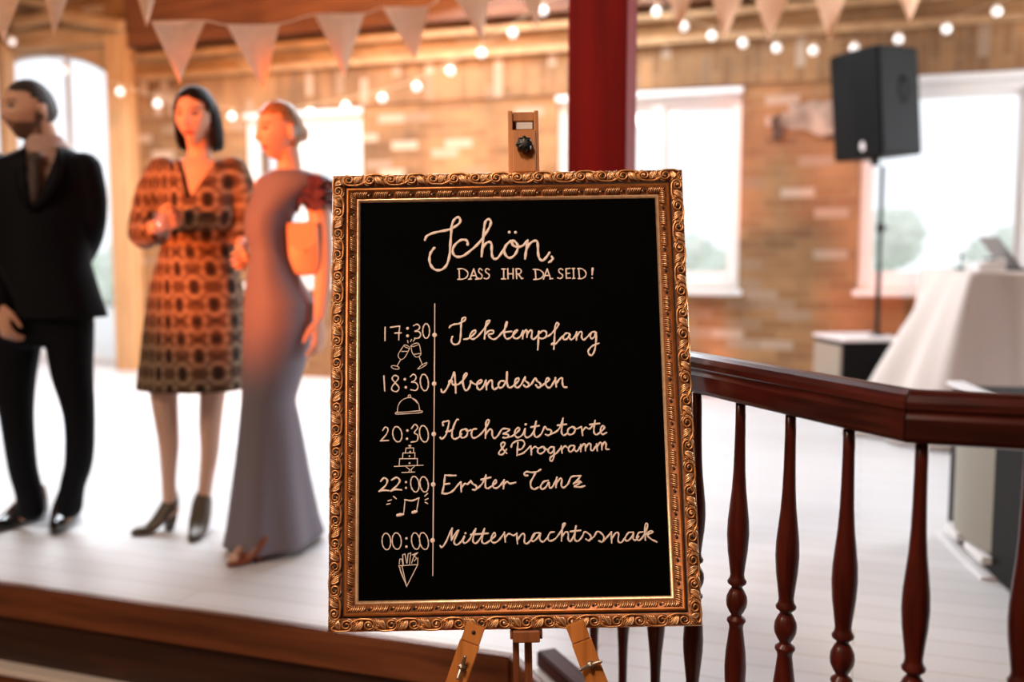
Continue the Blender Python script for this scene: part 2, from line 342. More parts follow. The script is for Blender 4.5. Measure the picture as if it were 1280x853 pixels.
# arched glazed door
root = thing('door_1', 'tall arched white glazed doorway behind the man in the suit', None, T(-7.75, WY+0.1, 0)); root['kind'] = 'structure'
def arch_z(x, cx_=-7.75, hw=0.998, zs=2.60, zt=3.06):
    k = max(0.0, 1-((x-cx_)/hw)**2); return zs + (zt-zs)*k**0.5
bm = bmesh.new(); N_ = 28; ring0 = []; 
xs = [DOOR[0]+(DOOR[1]-DOOR[0])*i/N_ for i in range(N_+1)]
for y in (WY+0.02, WY+0.12):
    ring0.append([bm.verts.new((x, y, arch_z(x))) for x in xs] + [bm.verts.new((x, y, 3.1)) for x in xs])
for i in range(N_):
    for r in ring0: bm.faces.new((r[i], r[i+1], r[N_+2+i], r[N_+1+i]))
    bm.faces.new((ring0[0][i], ring0[0][i+1], ring0[1][i+1], ring0[1][i])); bm.faces.new((ring0[0][N_+1+i], ring0[0][N_+2+i], ring0[1][N_+2+i], ring0[1][N_+1+i]))
obj('arch_panel', bm, MAT['timber_tan_x'], root, world=True)
MULX = at_y(87, 150, WY+0.08).x
bm = bmesh.new()
for xa, xb, k in ((-8.75, -8.69, 0), (-6.79, -6.75, 0), (MULX-0.016, MULX+0.016, 0)):
    xm = (xa+xb)/2; box2(bm, (xa, WY+0.05, 0), (xb, WY+0.11, arch_z(xm)+0.02), 0.004)
for z in (0.05,):
    box2(bm, (-8.69, WY+0.055, z-0.025), (-6.79, WY+0.105, z+0.025), 0.003)
rim = [Vector((x, WY+0.08, arch_z(x))) for x in xs]; tube(bm, rim, 0.03, 6)
obj('door_frame', bm, pbr('grey_white_door_paint', (0.62, 0.63, 0.66), 0.4), root, world=True)
bm = bmesh.new(); g0 = [bm.verts.new((x, WY+0.09, 0.05)) for x in xs]; g1 = [bm.verts.new((x, WY+0.09, arch_z(x)-0.01)) for x in xs]
for i in range(N_): bm.faces.new((g0[i], g0[i+1], g1[i+1], g1[i]))
obj('pane', bm, MAT['glass'], root, world=True)
# timber porch around the door: posts and shallow gable lintel
root = thing('timber_door_surround', 'tan timber surround with a shallow gable lintel framing the arched doorway', 'door surround', T(-7.3, WY-0.12, 0))
bm = bmesh.new(); box2(bm, (-6.75, WY-0.16, 0), (-6.52, WY-0.001, 3.16), 0.01); obj('post', bm, MAT['timber_tan'], root, world=True)
bm = bmesh.new(); box2(bm, (-8.07, WY-0.16, 0), (-7.98, WY-0.001, 3.16), 0.01); obj('post', bm, MAT['timber_tan'], root, world=True)
def beam(a, b, h, y0, y1, name, mat):
    bm = bmesh.new(); a = Vector(a); b = Vector(b); d = (b-a).normalized(); n = Vector((-d.z, d.x)) if False else None
    up = Vector((-(b-a).z, 0, (b-a).x)).normalized()*h
    ring = lambda y: [Vector((a.x, y, a.z)), Vector((b.x, y, b.z)), Vector((b.x, y, b.z))+up, Vector((a.x, y, a.z))+up]
    loft(bm, [ring(y0), ring(y1)]); bmesh.ops.bevel(bm, geom=bm.edges[:], offset=0.006, segments=1, affect='EDGES')
    return obj(name, bm, mat, root, world=True)
q = lambda u, v: at_y(u, v, WY-0.2)
a, b = q(78, 28), q(152, 40)
beam((a.x, 0, a.z), (b.x, 0, b.z), 0.10, WY-0.24, WY-0.161, 'lintel_beam', MAT['timber_tan_x'])
a, b = q(20, 36), q(66, 26)
beam((a.x, 0, a.z), (b.x, 0, b.z), 0.085, WY-0.24, WY-0.161, 'lintel_beam', MAT['timber_tan_x'])
a, b = q(22, 2), q(60, 12)
beam((a.x, 0, a.z), (b.x, 0, b.z), 0.07, WY-0.24, WY-0.161, 'lintel_beam', MAT['timber_tan_x'])
bm = bmesh.new(); box2(bm, (-7.98, WY-0.10, 3.085), (-6.75, WY-0.001, 3.26)); obj('gable_board', bm, MAT['timber_tan_x'], root, world=True)
# platform, steps, lower floor
RK = Vector((0.074, 1.607, 0)); R0 = RK + Vector((-0.676, 0.737, 0))*1.30; rd = (RK-R0).normalized(); rn = Vector((rd.y, -rd.x, 0)); rn = rn if rn.dot(Vector((-1, -1, 0))) > 0 else -rn
EDGE = 2.612
CORNER = at_floor(643, 818); CORNER.y = EDGE
K2 = RK + Vector((-0.018, -0.040, 0))
plat = [(XL, EDGE), (CORNER.x, EDGE), (K2.x, K2.y), (XR, K2.y), (XR, WY+0.38), (XL, WY+0.38)]
bm = bmesh.new(); prism(bm, plat, ZLOW, 0.0); struct('floor', bm, MAT['floor'], 'pale bleached plank floor of the raised hall')
bm = bmesh.new(); box2(bm, (XL, YF, ZLOW-0.1), (XR, WY, ZLOW-0.001)); struct('floor_lower', bm, MAT['step_wood'], 'dark lower floor in front of the steps')
def strip(poly_line, z0, z1, th, mat, name, label, bev=0.008):
    bm = bmesh.new()
    for (a, b) in zip(poly_line, poly_line[1:]):
        a = Vector((*a, 0)); b = Vector((*b, 0)); d = (b-a).normalized(); n = Vector((d.y, -d.x, 0))
        p = [a, b, b+n*th, a+n*th]; prism(bm, [(q.x, q.y) for q in p], z0, z1)
    bmesh.ops.bevel(bm, geom=bm.edges[:], offset=bev, segments=2, affect='EDGES')
    return struct(name, bm, mat, label)
strip([(XL, EDGE), (CORNER.x, EDGE)], -0.122, 0.0, 0.035, MAT['step_wood'], 'trim_7', 'dark wooden fascia board along the platform edge')
strip([(XL, EDGE), (CORNER.x, EDGE)], -0.295, -0.123, 0.012, MAT['riser'], 'trim_8', 'riser board under the platform edge, coloured dark for its shade', 0.003)
strip([(XL, EDGE), (CORNER.x-0.1, EDGE)], -0.31, -0.288, 0.074, MAT['step_light'], 'trim_9', 'narrow pale step strip below the platform edge', 0.004)
strip([(XL, EDGE), (CORNER.x-0.1, EDGE)], ZLOW, -0.3105, 0.068, MAT['step_wood'], 'trim_10', 'lowest dark riser of the platform steps', 0.003)
strip([(CORNER.x, EDGE-0.001), (K2.x, K2.y)], -0.30, -0.002, 0.02, MAT['step_wood'], 'trim_11', 'dark fascia board below the angled balustrade', 0.003)
strip([(K2.x, K2.y), (XR, K2.y)], -0.30, -0.002, 0.02, MAT['step_wood'], 'trim_12', 'dark fascia board below the straight balustrade', 0.003)
# outdoors seen through the glass: paving and pale hedge
bm = bmesh.new(); box2(bm, (-40, WY+0.4, -0.12), (25, 40, -0.02)); struct('ground_outside', bm, MAT['pave'], 'pale paving outside the windows')
def hedge(name, x0, x1, y, h, label, seed):
    bm = bmesh.new(); rnd = random.Random(seed)
    for i in range(int((x1-x0)*5)):
        r = rnd.uniform(0.3, 0.6); x = rnd.uniform(x0, x1); z = rnd.uniform(0.2, max(0.3, h-r))
        g = bmesh.ops.create_icosphere(bm, subdivisions=4, radius=1.0)
        for v in g['verts']:
            k = 1+0.22*mnoise.noise(v.co*3+Vector((i, seed, 0)))+0.16*mnoise.noise(v.co*9+Vector((i, seed, 5)))+0.10*mnoise.noise(v.co*22+Vector((i, 3, seed)))
            v.co = Vector((x, y+rnd.uniform(-0.02, 0.02), z)) + v.co*r*k
    return tag(obj(name, bm, MAT['leaf'], None, True), label, 'hedge')
hedge('garden_hedge', -1.5, 4.5, 17.0, 1.9, 'pale green hedge seen through the wide right window', 3)
hedge('garden_hedge', -6.2, -2.0, 18.0, 1.6, 'pale green hedge seen through the window right of the red post', 5)
hedge('garden_hedge', -18.5, -13.5, 17.0, 1.5, 'pale green hedge seen through the arched doorway', 9)
# red timber post standing in the hall
pc = at_depth(750, 500, 3.45); pm = T(pc.x, pc.y, 0)
root = thing('timber_post', 'dark red square timber post standing behind the framed menu board', 'post', pm)
bm = bmesh.new(); box2(bm, (-0.102, -0.075, 0), (0.102, 0.075, ZC-0.001), 0.006); obj('post_shaft', bm, MAT['red_post'], root)
bm = bmesh.new(); box2(bm, (-0.125, -0.095, 0), (0.125, 0.095, 0.10), 0.01); obj('base_block', bm, MAT['red_post'], root)
# ------------------------------------------------------------------ balustrade
BAL = [(0.0215, -.44), (0.0215, -.40)]
half = [(0.0238, 0.0), (0.0225, 0.011), (0.017, 0.023), (0.012, 0.030), (0.0125, 0.034), (0.0205, 0.040), (0.0215, 0.045), (0.017, 0.052), (0.0155, 0.060), (0.0185, 0.085), (0.0225, 0.115), (0.0246, 0.150), (0.0235, 0.180), (0.0198, 0.215), (0.0160, 0.250), (0.0135, 0.290), (0.0121, 0.340), (0.0113, 0.395), (0.0112, 0.470)]
KR, KZ, ZB = 0.86, 0.885, 0.476
prof = [(r*KR, ZB-min(z*KZ, ZB-0.046)) for r, z in half[::-1]] + [(r*KR, ZB+z*KZ) for r, z in half[1:]]
root = thing('balustrade', 'dark mahogany balustrade with turned balusters in front of the music desk', 'balustrade', T(RK))
MAT['bottom_rail'] = wood('matt_mahogany', (0.02, 0.004, 0.003), (0.07, 0.012, 0.006), 0.55, 5, axis='X', spec=0.2)
def rail_section(kind):
    if kind == 'top':   # moulded handrail, half width 45 mm, 93 mm tall
        h = [(0.000, 0.081), (0.012, 0.0795), (0.021, 0.074), (0.026, 0.064), (0.027, 0.054), (0.0235, 0.049), (0.0235, 0.045), (0.027, 0.039), (0.027, 0.010), (0.024, 0.003), (0.017, 0.0)]
    else: h = [(0.000, 0.046), (0.024, 0.046), (0.030, 0.040), (0.030, 0.004), (0.026, 0.0)]
    return [(-x, z) for x, z in h[::-1] if x > 0] + h if kind != 'top' else [(-x, z) for x, z in h[:0:-1]] + h
def rail_piece(a, b, da, db, z, kind, name, mat):
    """from a to b; da, db are the directions of the cutting planes at the ends"""
    d = (b-a).normalized(); sec = rail_section(kind); bm = bmesh.new(); rings = []
    side = Vector((d.y, -d.x, 0))
    for p, cut in ((a, da), (b, db)):
        k = 1/max(0.2, abs(cut.dot(side))); rings.append([p + cut*(x*k) + Vector((0, 0, z+h)) for x, h in sec])
    loft(bm, rings); bmesh.ops.remove_doubles(bm, verts=bm.verts[:], dist=1e-5)
    ang = math.atan2(d.y, d.x)
    o = obj(name, bm, mat); o.parent = root
    o.data.transform(Matrix.Rotation(-ang, 4, 'Z') @ T(-a)); o.matrix_basis = T(a-RK) @ Matrix.Rotation(ang, 4, 'Z')
    return o
sd1 = Vector((rd.y, -rd.x, 0)); xd = Vector((1, 0, 0)); sd2 = Vector((0, -1, 0)); mit = (sd1+sd2).normalized()
RTOP = 0.868
RS = R0
rail_piece(RS, RK-rd*0.0012, sd1, mit, RTOP, 'top', 'handrail', MAT['mahogany_x']); rail_piece(RK+xd*0.0012, Vector((XR-0.02, RK.y, 0)), mit, sd2, RTOP, 'top', 'handrail', MAT['mahogany_x'])
rail_piece(RS, RK-rd*0.0012, sd1, mit, 0.0005, 'bot', 'bottom_rail', MAT['bottom_rail']); rail_piece(RK+xd*0.0012, Vector((XR-0.02, RK.y, 0)), mit, sd2, 0.0005, 'bot', 'bottom_rail', MAT['bottom_rail'])
for s_ in (0.5, 1.2):
    pass
bpos = []
for k in range(7): bpos.append(RK-rd*(0.134+0.148*k))
for i in range(20): bpos.append(RK+xd*(0.015+0.148*i))
bmesh_b = bmesh.new(); lathe(bmesh_b, prof, 20); proto_b = obj('baluster', bmesh_b, MAT['mahogany'], root, True)
for i, p in enumerate(bpos):
    o = proto_b if i == 0 else proto_b.copy()
    if i: COL.objects.link(o)
    o.parent = root; o.location = (p.x-RK.x, p.y-RK.y, 0); o.rotation_euler.z = i*0.7
# ------------------------------------------------------------------ framed menu board on an easel
SM = T(-0.608, 1.735, 0.438) @ Matrix.Rotation(R(19.36), 4, 'Z') @ Matrix.Rotation(R(-13.895), 4, 'X') @ Matrix.Rotation(R(-1.02), 4, 'Y')
SMI = SM.inverted()
SW, SH = 0.712, 0.902
def on_board(u, v, y=0.0):                  # pixel -> point of the board's own plane (local x, y, z)
    o = SMI @ C_O; d = SMI.to_3x3() @ ray(u, v); return o + d*((y-o.y)/d.y)
sign = thing('menu_board', 'black wedding schedule board with cream handwriting in an ornate gold frame', 'sign', SM)
bm = bmesh.new()
prof_f = [(0.0, 0.020, 0), (0.0, -0.003, 0), (0.0025, -0.008, 4), (0.008, -0.0105, 4), (0.014, -0.0115, 4), (0.020, -0.010, 4), (0.0255, -0.008, 2), (0.0275, -0.003, 2), (0.0292, -0.0095, 3), (0.0315, -0.012, 3), (0.0345, -0.010, 4), (0.037, -0.006, 4), (0.044, -0.0035, 4), (0.0495, 0.0005, 3), (0.0505, -0.0005, 1), (0.0525, 0.0000, 1), (0.056, 0.0062, 1), (0.056, 0.020, 0)]
rings = []
for t, y, mi in prof_f: rings.append([bm.verts.new((sx*(SW/2-t), y, (t if sz == 0 else SH-t))) for sx, sz in ((-1, 0), (1, 0), (1, 1), (-1, 1))])
for i in range(len(prof_f)):
    j = (i+1) % len(prof_f)
    for k in range(4):
        f = bm.faces.new((rings[i][k], rings[i][(k+1) % 4], rings[j][(k+1) % 4], rings[j][k])); f.material_index = prof_f[i][2] if j else 0
def ornament(P, Lside):
    n = round(Lside/0.0435); L = Lside/n; tc = 0.0135
    for i in range(n):
        s0 = i*L; f = 1 if i % 2 == 0 else -1; c = s0+L*0.52
        sp = []; rr = []
        for k in range(27):
            q = k/26; a = -PI/2 + q*2*PI*1.55; r = 0.0106*(1-0.72*q)
            sp.append(P(c+r*1.12*math.cos(a), tc+f*r*math.sin(a), 0.0128+0.003*q)); rr.append(0.0019-0.0006*q)
        stem = [P(s0-L*0.42, tc+f*0.002, 0.012), P(s0-L*0.22, tc-f*0.0055, 0.0135), P(s0, tc-f*0.0098, 0.0125), P(s0+L*0.25, tc-f*0.0118, 0.0125)]
        tube(bm, spline(stem, 3)[:-1]+sp, [0.0008, 0.0012, 0.0016, 0.0019, 0.002, 0.002, 0.002, 0.002, 0.002]+rr, 6, mi=0)
        # second line that hugs the outside of the scroll
        out = [P(c+0.0128*1.1*math.cos(a), tc+f*0.0128*math.sin(a)*0.92, 0.0118) for a in [(-0.9+2.4*k/9) for k in range(10)]]
        tube(bm, out, [0.0005]+[0.0012]*7+[0.0009, 0.0004], 5, mi=1)
        # acanthus leaves in the free corner
        for k in range(4):
            sx = s0-L*0.10+k*0.0036; top = tc+f*(0.0125-0.0018*k)
            lf = [P(s0+L*0.16+k*0.0012, tc-f*0.0075, 0.013), P(sx+0.0035, tc+f*0.001, 0.0145), P(sx-0.001, tc+f*0.0075, 0.0138), P(sx-0.0035, top, 0.0115)]
            tube(bm, spline(lf, 3), [0.0006, 0.0011, 0.0015, 0.0017, 0.0018, 0.0017, 0.0014, 0.001, 0.0008, 0.0004], 5, mi=1 if k % 2 else 0)
        for k in range(3):
            lf = [P(c+0.011+k*0.002, tc+f*(0.006-0.003*k), 0.013), P(c+0.0145+k*0.0022, tc+f*(0.0085-0.003*k), 0.0135), P(c+0.0165+k*0.003, tc+f*(0.0118-0.002*k), 0.0115)]
            tube(bm, spline(lf, 3), [0.0006, 0.001, 0.0013, 0.0013, 0.0012, 0.0009, 0.0004], 5, mi=0)
        if i % 3 != 1:
            ball(bm, P(c, tc, 0.0135), 0.0040, 10, (1, 0.6, 1), mi=2)
        else:
            ball(bm, P(c, tc, 0.0140), 0.0044, 10, (1, 0.35, 1), mi=2); ball(bm, P(c, tc, 0.0165), 0.0027, 10, mi=1)
        # inner band: dark eye, bead and slanted little leaves
        ball(bm, P(s0+L*0.5, 0.0418, 0.0060), 0.0027, 8, (1, 0.6, 1), mi=2); ball(bm, P(s0+L*0.5+0.0046, 0.0440, 0.0058), 0.0017, 8, mi=1)
        for k in range(7):
            sx = s0+L*0.5+0.008+k*0.0041
            lf = [P(sx-0.0016, 0.0368, 0.0075), P(sx+0.0012, 0.0405, 0.0082), P(sx+0.0030, 0.0450, 0.0062), P(sx+0.0034, 0.0485, 0.0025)]
            tube(bm, spline(lf, 2), [0.0005, 0.001, 0.0013, 0.0014, 0.0012, 0.0009, 0.0004], 5, mi=k % 2)
inset = 0.014
for (o_, d_, n_, L_) in (((-SW/2, 0), (1, 0), (0, 1), SW), ((SW/2, 0), (0, 1), (-1, 0), SH), ((SW/2, SH), (-1, 0), (0, -1), SW), ((-SW/2, SH), (0, -1), (1, 0), SH)):
    def P(s, t, h, o_=o_, d_=d_, n_=n_, L_=L_):
        lo = t; s2 = min(max(s+inset, lo), L_-lo)           # ornaments stop at the mitre
        return Vector((o_[0]+d_[0]*s2+n_[0]*t, -h, o_[1]+d_[1]*s2+n_[1]*t))
    ornament(P, L_-2*inset)
obj('ornate_frame', bm, [MAT['gold'], MAT['gold_light'], MAT['bole'], MAT['gold_red'], MAT['gold_base']], sign, True)
bm = bmesh.new(); box2(bm, (-SW/2+0.05, 0.0064, 0.05), (SW/2-0.05, 0.014, SH-0.05)); obj('black_panel', bm, MAT['board'], sign)
bm = bmesh.new(); box2(bm, (-SW/2+0.03, 0.0142, 0.03), (SW/2-0.03, 0.0185, SH-0.03)); obj('backing_board', bm, MAT['easel_dark'], sign)
def ell(cx_, cy_, rx, ry, tilt=0, n=14, start=-1.2):
    return [(cx_+rx*math.cos(start+2*PI*i/n)-tilt*ry*math.sin(start+2*PI*i/n), cy_+ry*math.sin(start+2*PI*i/n)) for i in range(n+1)]
def lettering(name, label, u0, v0, sc, width, strokes, dots=()):
    """brush strokes given in an enlarged view of the board: u0, v0 = its corner, sc = its magnification"""
    bm = bmesh.new(); nrm = Vector((0, 1, 0))
    for st in strokes:
        wd = width
        if isinstance(st, dict): wd = st['w']; st = st['p']
        straight = len(st) == 2 or (isinstance(st, tuple))
        pts = [on_board(u0+x/sc, v0+y/sc, 0.0060) for x, y in st]
        pts = list(pts) if straight else spline(pts, 5)
        r0 = wd*0.5*0.00160
        rad = [r0*(0.92+0.16*math.sin(i*0.9+len(st))) for i in range(len(pts))]
        tube(bm, pts, rad, 8, round_ends=True, squash=(nrm, 0.25))
    for x, y, r in dots:
        ball(bm, on_board(u0+x/sc, v0+y/sc, 0.0060), r/sc*0.0016, 12, (1, 0.15, 1))
    o = obj(name, bm, MAT['chalk'], sign, True); o['label'] = label; return o
# headline
lettering('lettering', 'large cursive headline reading Schön,', 520, 260, 5.333, 3.5, [
 [(60,215),(72,190),(105,172),(160,158),(215,147),(262,125),(292,100),(295,75),(278,63),(255,80),(240,115),(235,170),(230,240),(225,310),(212,365),(190,400),(155,417),(120,408),(98,380),(90,345),(95,310),(108,285),(122,268)],
 [(345,245),(343,225),(325,213),(295,218),(262,245),(245,280),(252,312),(280,328),(320,318),(365,285),(415,240),(460,180),(490,130),(500,95),(488,77),(468,85),(457,120),(450,190),(443,270),(438,325)],
 [(440,285),(460,245),(485,228),(503,240),(505,280),(508,318),(520,340),(545,335),(575,295),(600,250)],
 [(632,222),(605,245),(590,280),(598,315),(625,335),(655,318),(675,285),(678,250),(660,225),(640,222),(648,250),(680,262),(715,250),(745,218)],
 [(745,218),(740,260),(733,300),(728,340)], [(733,290),(755,245),(785,222),(808,225),(813,260),(815,305),(825,340),(845,352),(865,335),(890,300)],
 [(905,325),(912,340),(900,355),(887,363)]], [(622,162,10),(663,163,10)])
lettering('lettering', 'small capital line reading DASS', 520, 260, 5.333, 1.75, [
 [(288,408),(290,475)],[(278,408),(315,407),(345,430),(340,460),(315,475),(278,477)],
 [(360,475),(385,408)],[(385,408),(408,475)],[(368,452),(400,452)],[(352,476),(370,475)],[(398,476),(417,475)],
 [(440,415),(428,405),(418,415),(422,432),(438,445),(440,462),(428,474),(412,468)],[(488,412),(475,405),(463,417),(470,432),(487,445),(488,462),(472,474),(455,470)],
])
lettering('lettering', 'small capital word reading IHR', 520, 260, 5.333, 1.75, [
 [(585,408),(585,473)],[(573,408),(597,408)],[(571,474),(598,474)],[(612,406),(614,473)],[(648,406),(648,472)],[(613,440),(648,440)],
 [(668,408),(672,472)],[(665,408),(690,407),(702,420),(695,438),(672,442)],[(682,442),(705,472)],[(703,472),(713,471)],
])
lettering('lettering', 'small capital word reading DA', 520, 260, 5.333, 1.75, [
 [(795,412),(800,475)],[(782,410),(825,415),(850,438),(840,465),(815,476),(785,478)],[(850,475),(875,408)],[(875,408),(897,472)],[(860,452),(892,450)],[(893,474),(911,472)]])
lettering('lettering', 'small capital word reading SEID!', 520, 260, 5.333, 1.75, [
 [(978,412),(965,405),(952,415),(957,432),(975,445),(977,460),(962,472),(946,467)],[(1000,407),(1003,470)],[(1000,407),(1027,404)],[(1002,438),(1023,436)],[(1003,470),(1030,468)],
 [(1050,405),(1052,470)],[(1043,405),(1058,404)],[(1045,471),(1060,470)],[(1085,405),(1090,470)],[(1078,405),(1110,408),(1133,432),(1128,458),(1105,472),(1082,472)],
 {'w':3.0,'p':[(1178,406),(1177,420)]},{'w':2.0,'p':[(1177,420),(1175,446)]}], [(1175,468,6)])
lettering('lettering', 'cursive line reading Sektempfang', 550, 390, 6.095, 2.5, [
 [(72,122),(82,108),(105,97),(140,92),(165,82),(190,65),(195,48),(182,44),(168,60),(162,100),(160,150),(156,200),(145,238),(118,250),(95,240),(87,215),(95,190)],
 [(182,210),(215,205),(250,180),(272,155),(265,140),(245,155),(228,185),(240,207),(265,205),(300,175),(340,125),(372,85),(378,68),(362,70),(350,95),(345,140),(340,205)],
 [(345,175),(375,145),(405,145),(405,165),(370,175),(385,200),(415,210),(445,190),(480,150),(505,110),(512,85),(505,80),(497,120),(490,170),(505,205),(535,200),(565,170),(590,145),(580,140),(560,165),(562,195),(585,205),(610,190),(632,150)],
 [(470,160),(545,150)],[(632,145),(631,175),(630,205)],[(632,175),(655,140),(665,150),(663,195)],[(665,170),(690,140),(702,155),(698,195),(715,210),(745,180),(755,150)],
 [(752,150),(750,220),(745,290)],[(752,170),(785,145),(810,155),(808,190),(780,205),(758,200)],[(805,190),(835,180),(865,150),(895,115),(905,92),(892,85),(880,105),(875,160),(872,220),(868,285)],[(868,235),(850,250),(880,245),(905,220),(935,185)],
 [(985,165),(960,165),(940,190),(945,212),(970,205),(990,170),(988,200),(1005,212),(1030,185),(1042,155)],[(1042,155),(1041,185),(1040,215)],[(1042,190),(1065,155),(1082,160),(1080,195),(1095,215),(1120,195),(1150,165)],
 [(1185,155),(1160,155),(1145,180),(1155,205),(1178,190),(1190,155),(1190,220),(1180,290),(1158,332),(1135,322),(1132,295),(1160,262),(1210,240)]])
lettering('lettering', 'cursive line reading Abendessen', 540, 455, 7.111, 2.6, [
 [(82,228),(88,250),(105,255),(130,225),(165,155),(195,85),(200,78),(205,130),(210,200),(212,258)],[(150,165),(160,150),(178,155),(185,185),(230,185),(270,155),(300,115),(312,92),(300,85),(285,110),(275,160),(285,215),(305,238),(330,215),(345,165),(342,150),(358,170),(390,185)],
 [(390,185),(425,175),(445,155),(428,145),(405,170),(402,210),(425,232),(455,205),(480,150)],[(480,150),(483,190),(485,230)],[(485,195),(515,150),(535,155),(538,205),(555,230),(585,210)],
 [(640,155),(610,155),(590,190),(605,215),(635,200),(660,150),(668,75)],[(668,75),(668,160),(680,208),(705,210),(735,185),(768,155),(770,130),(750,135),(735,175),(745,208),(770,210),(800,175),(828,118)],
 [(828,118),(830,150),(858,175),(858,200),(835,208),(815,190)],[(856,202),(885,180),(918,128),(935,155),(962,175),(965,205),(940,212),(925,190)],[(962,207),(1000,180),(1038,150),(1040,130),(1020,135),(1010,170),(1022,205),(1050,212),(1080,170),(1098,130)],
 [(1098,125),(1102,165),(1105,205)],[(1108,175),(1135,135),(1158,130),(1160,170),(1170,205),(1198,210)]])
lettering('lettering', 'cursive line reading Hochzeitstorte', 540, 515, 5.565, 2.4, [
 [(78,95),(75,75),(95,68),(118,68),(110,120),(95,165),(70,190),(58,180)],[(182,55),(170,60),(145,120),(140,170),(155,190),(185,180),(205,155)],[(98,140),(125,135),(150,118)],
 [(235,120),(205,130),(195,160),(210,182),(240,170),(248,135),(235,120),(245,135),(270,128)],[(310,120),(285,125),(275,155),(285,182),(315,175),(350,145),(385,95),(398,65),(385,58),(375,85),(375,130),(372,185)],
 [(375,160),(400,125),(418,130),(420,165),(435,185),(460,165),(485,125),(510,118),(540,125),(515,145),(495,155),(522,157),(535,168),(518,182),(495,180)],[(530,178),(555,172),(585,150),(610,125),(600,112),(580,130),(578,165),(600,180),(635,155),(648,115),(645,160),(660,180),(690,165),(710,130),(725,68)],
 [(725,68),(715,120),(712,160),(730,178),(760,155),(785,105),(800,122),(828,128),(828,150),(810,165),(790,158)],[(690,108),(745,98)],[(826,158),(870,135),(895,100),(912,45)],[(912,45),(905,100),(902,145),(918,165),(945,148)],[(875,95),(935,88)],
 [(975,105),(950,120),(945,150),(965,160),(990,145),(995,115),(978,105),(1000,120),(1038,106)],[(1040,105),(1045,135),(1048,165)],[(1048,135),(1070,110),(1095,120),(1120,95)],[(1135,60),(1128,110),(1128,145),(1145,160),(1175,140),(1200,112),(1190,98),(1175,115),(1175,145),(1190,158),(1215,145)],[(1100,90),(1165,82)]], [(652,88,9)])
lettering('lettering', 'cursive line reading & Programm', 540, 515, 5.565, 2.3, [
 [(520,290),(490,255),(480,230),(495,212),(508,225),(490,255),(468,280),(470,298),(495,295),(518,262)],[(598,215),(595,260),(592,305)],[(552,245),(560,222),(595,202),(630,200),(645,225),(625,258),(600,265)],
 [(605,300),(640,285),(680,245),(688,240)],[(688,240),(691,270),(692,300)],[(692,265),(715,245),(735,252)],[(765,245),(740,260),(738,285),(760,292),(785,270),(780,245),(762,247)],[(780,255),(805,265)],
 [(845,245),(820,250),(808,275),(825,290),(845,270),(850,245),(850,300),(838,340),(822,338),(828,315),(870,285),(900,245)],[(900,240),(903,265),(905,288)],[(905,262),(925,240),(945,252)],
 [(985,235),(960,240),(950,265),(965,280),(985,262),(992,238),(992,265),(1010,275),(1030,245)],[(1035,230),(1035,255),(1035,278)],[(1035,255),(1055,225),(1068,232),(1068,272)],[(1070,250),(1090,222),(1105,230),(1105,262),(1120,270),(1140,240)],
 [(1145,225),(1148,250),(1150,272)],[(1150,245),(1170,215),(1182,225),(1182,265)],[(1184,240),(1200,212),(1212,225),(1210,258),(1232,262)]])
lettering('lettering', 'cursive line reading Erster Tanz', 540, 580, 6.4, 2.5, [
 [(190,95),(150,95),(105,92)],[(105,92),(100,140),(92,195),(80,238)],[(80,238),(120,240),(165,220),(200,180),(228,148)],[(100,165),(140,160)],[(232,148),(234,190),(235,225)],[(238,190),(265,160),(285,165),(310,138)],
 [(310,135),(325,160),(355,180),(350,208),(325,208)],[(352,207),(385,180),(412,145),(432,92)],[(432,92),(428,150),(430,190),(450,198),(485,175),(515,150),(510,132),(492,150),(492,190),(520,195),(550,170),(575,135)],[(395,128),(470,110)],
 [(578,130),(575,165),(572,200)],[(575,170),(600,145),(625,160),(670,150)],[(765,95),(745,95),(740,75),(760,65),(800,70),(840,65),(868,48)],[(830,72),(810,110),(790,150),(795,190),(820,205),(850,190)],
 [(930,135),(895,145),(870,180),(880,205),(910,190),(935,150),(940,190),(960,190),(985,150),(1000,110)],[(1000,110),(996,150),(992,190)],[(995,160),(1025,120),(1040,130),(1035,175),(1055,192),(1090,160),(1110,112),(1140,100),(1188,98)],[(1188,98),(1168,128),(1132,160)],[(1135,158),(1180,142),(1195,150)],[(1188,150),(1165,168),(1140,182),(1185,188),(1222,178)]])
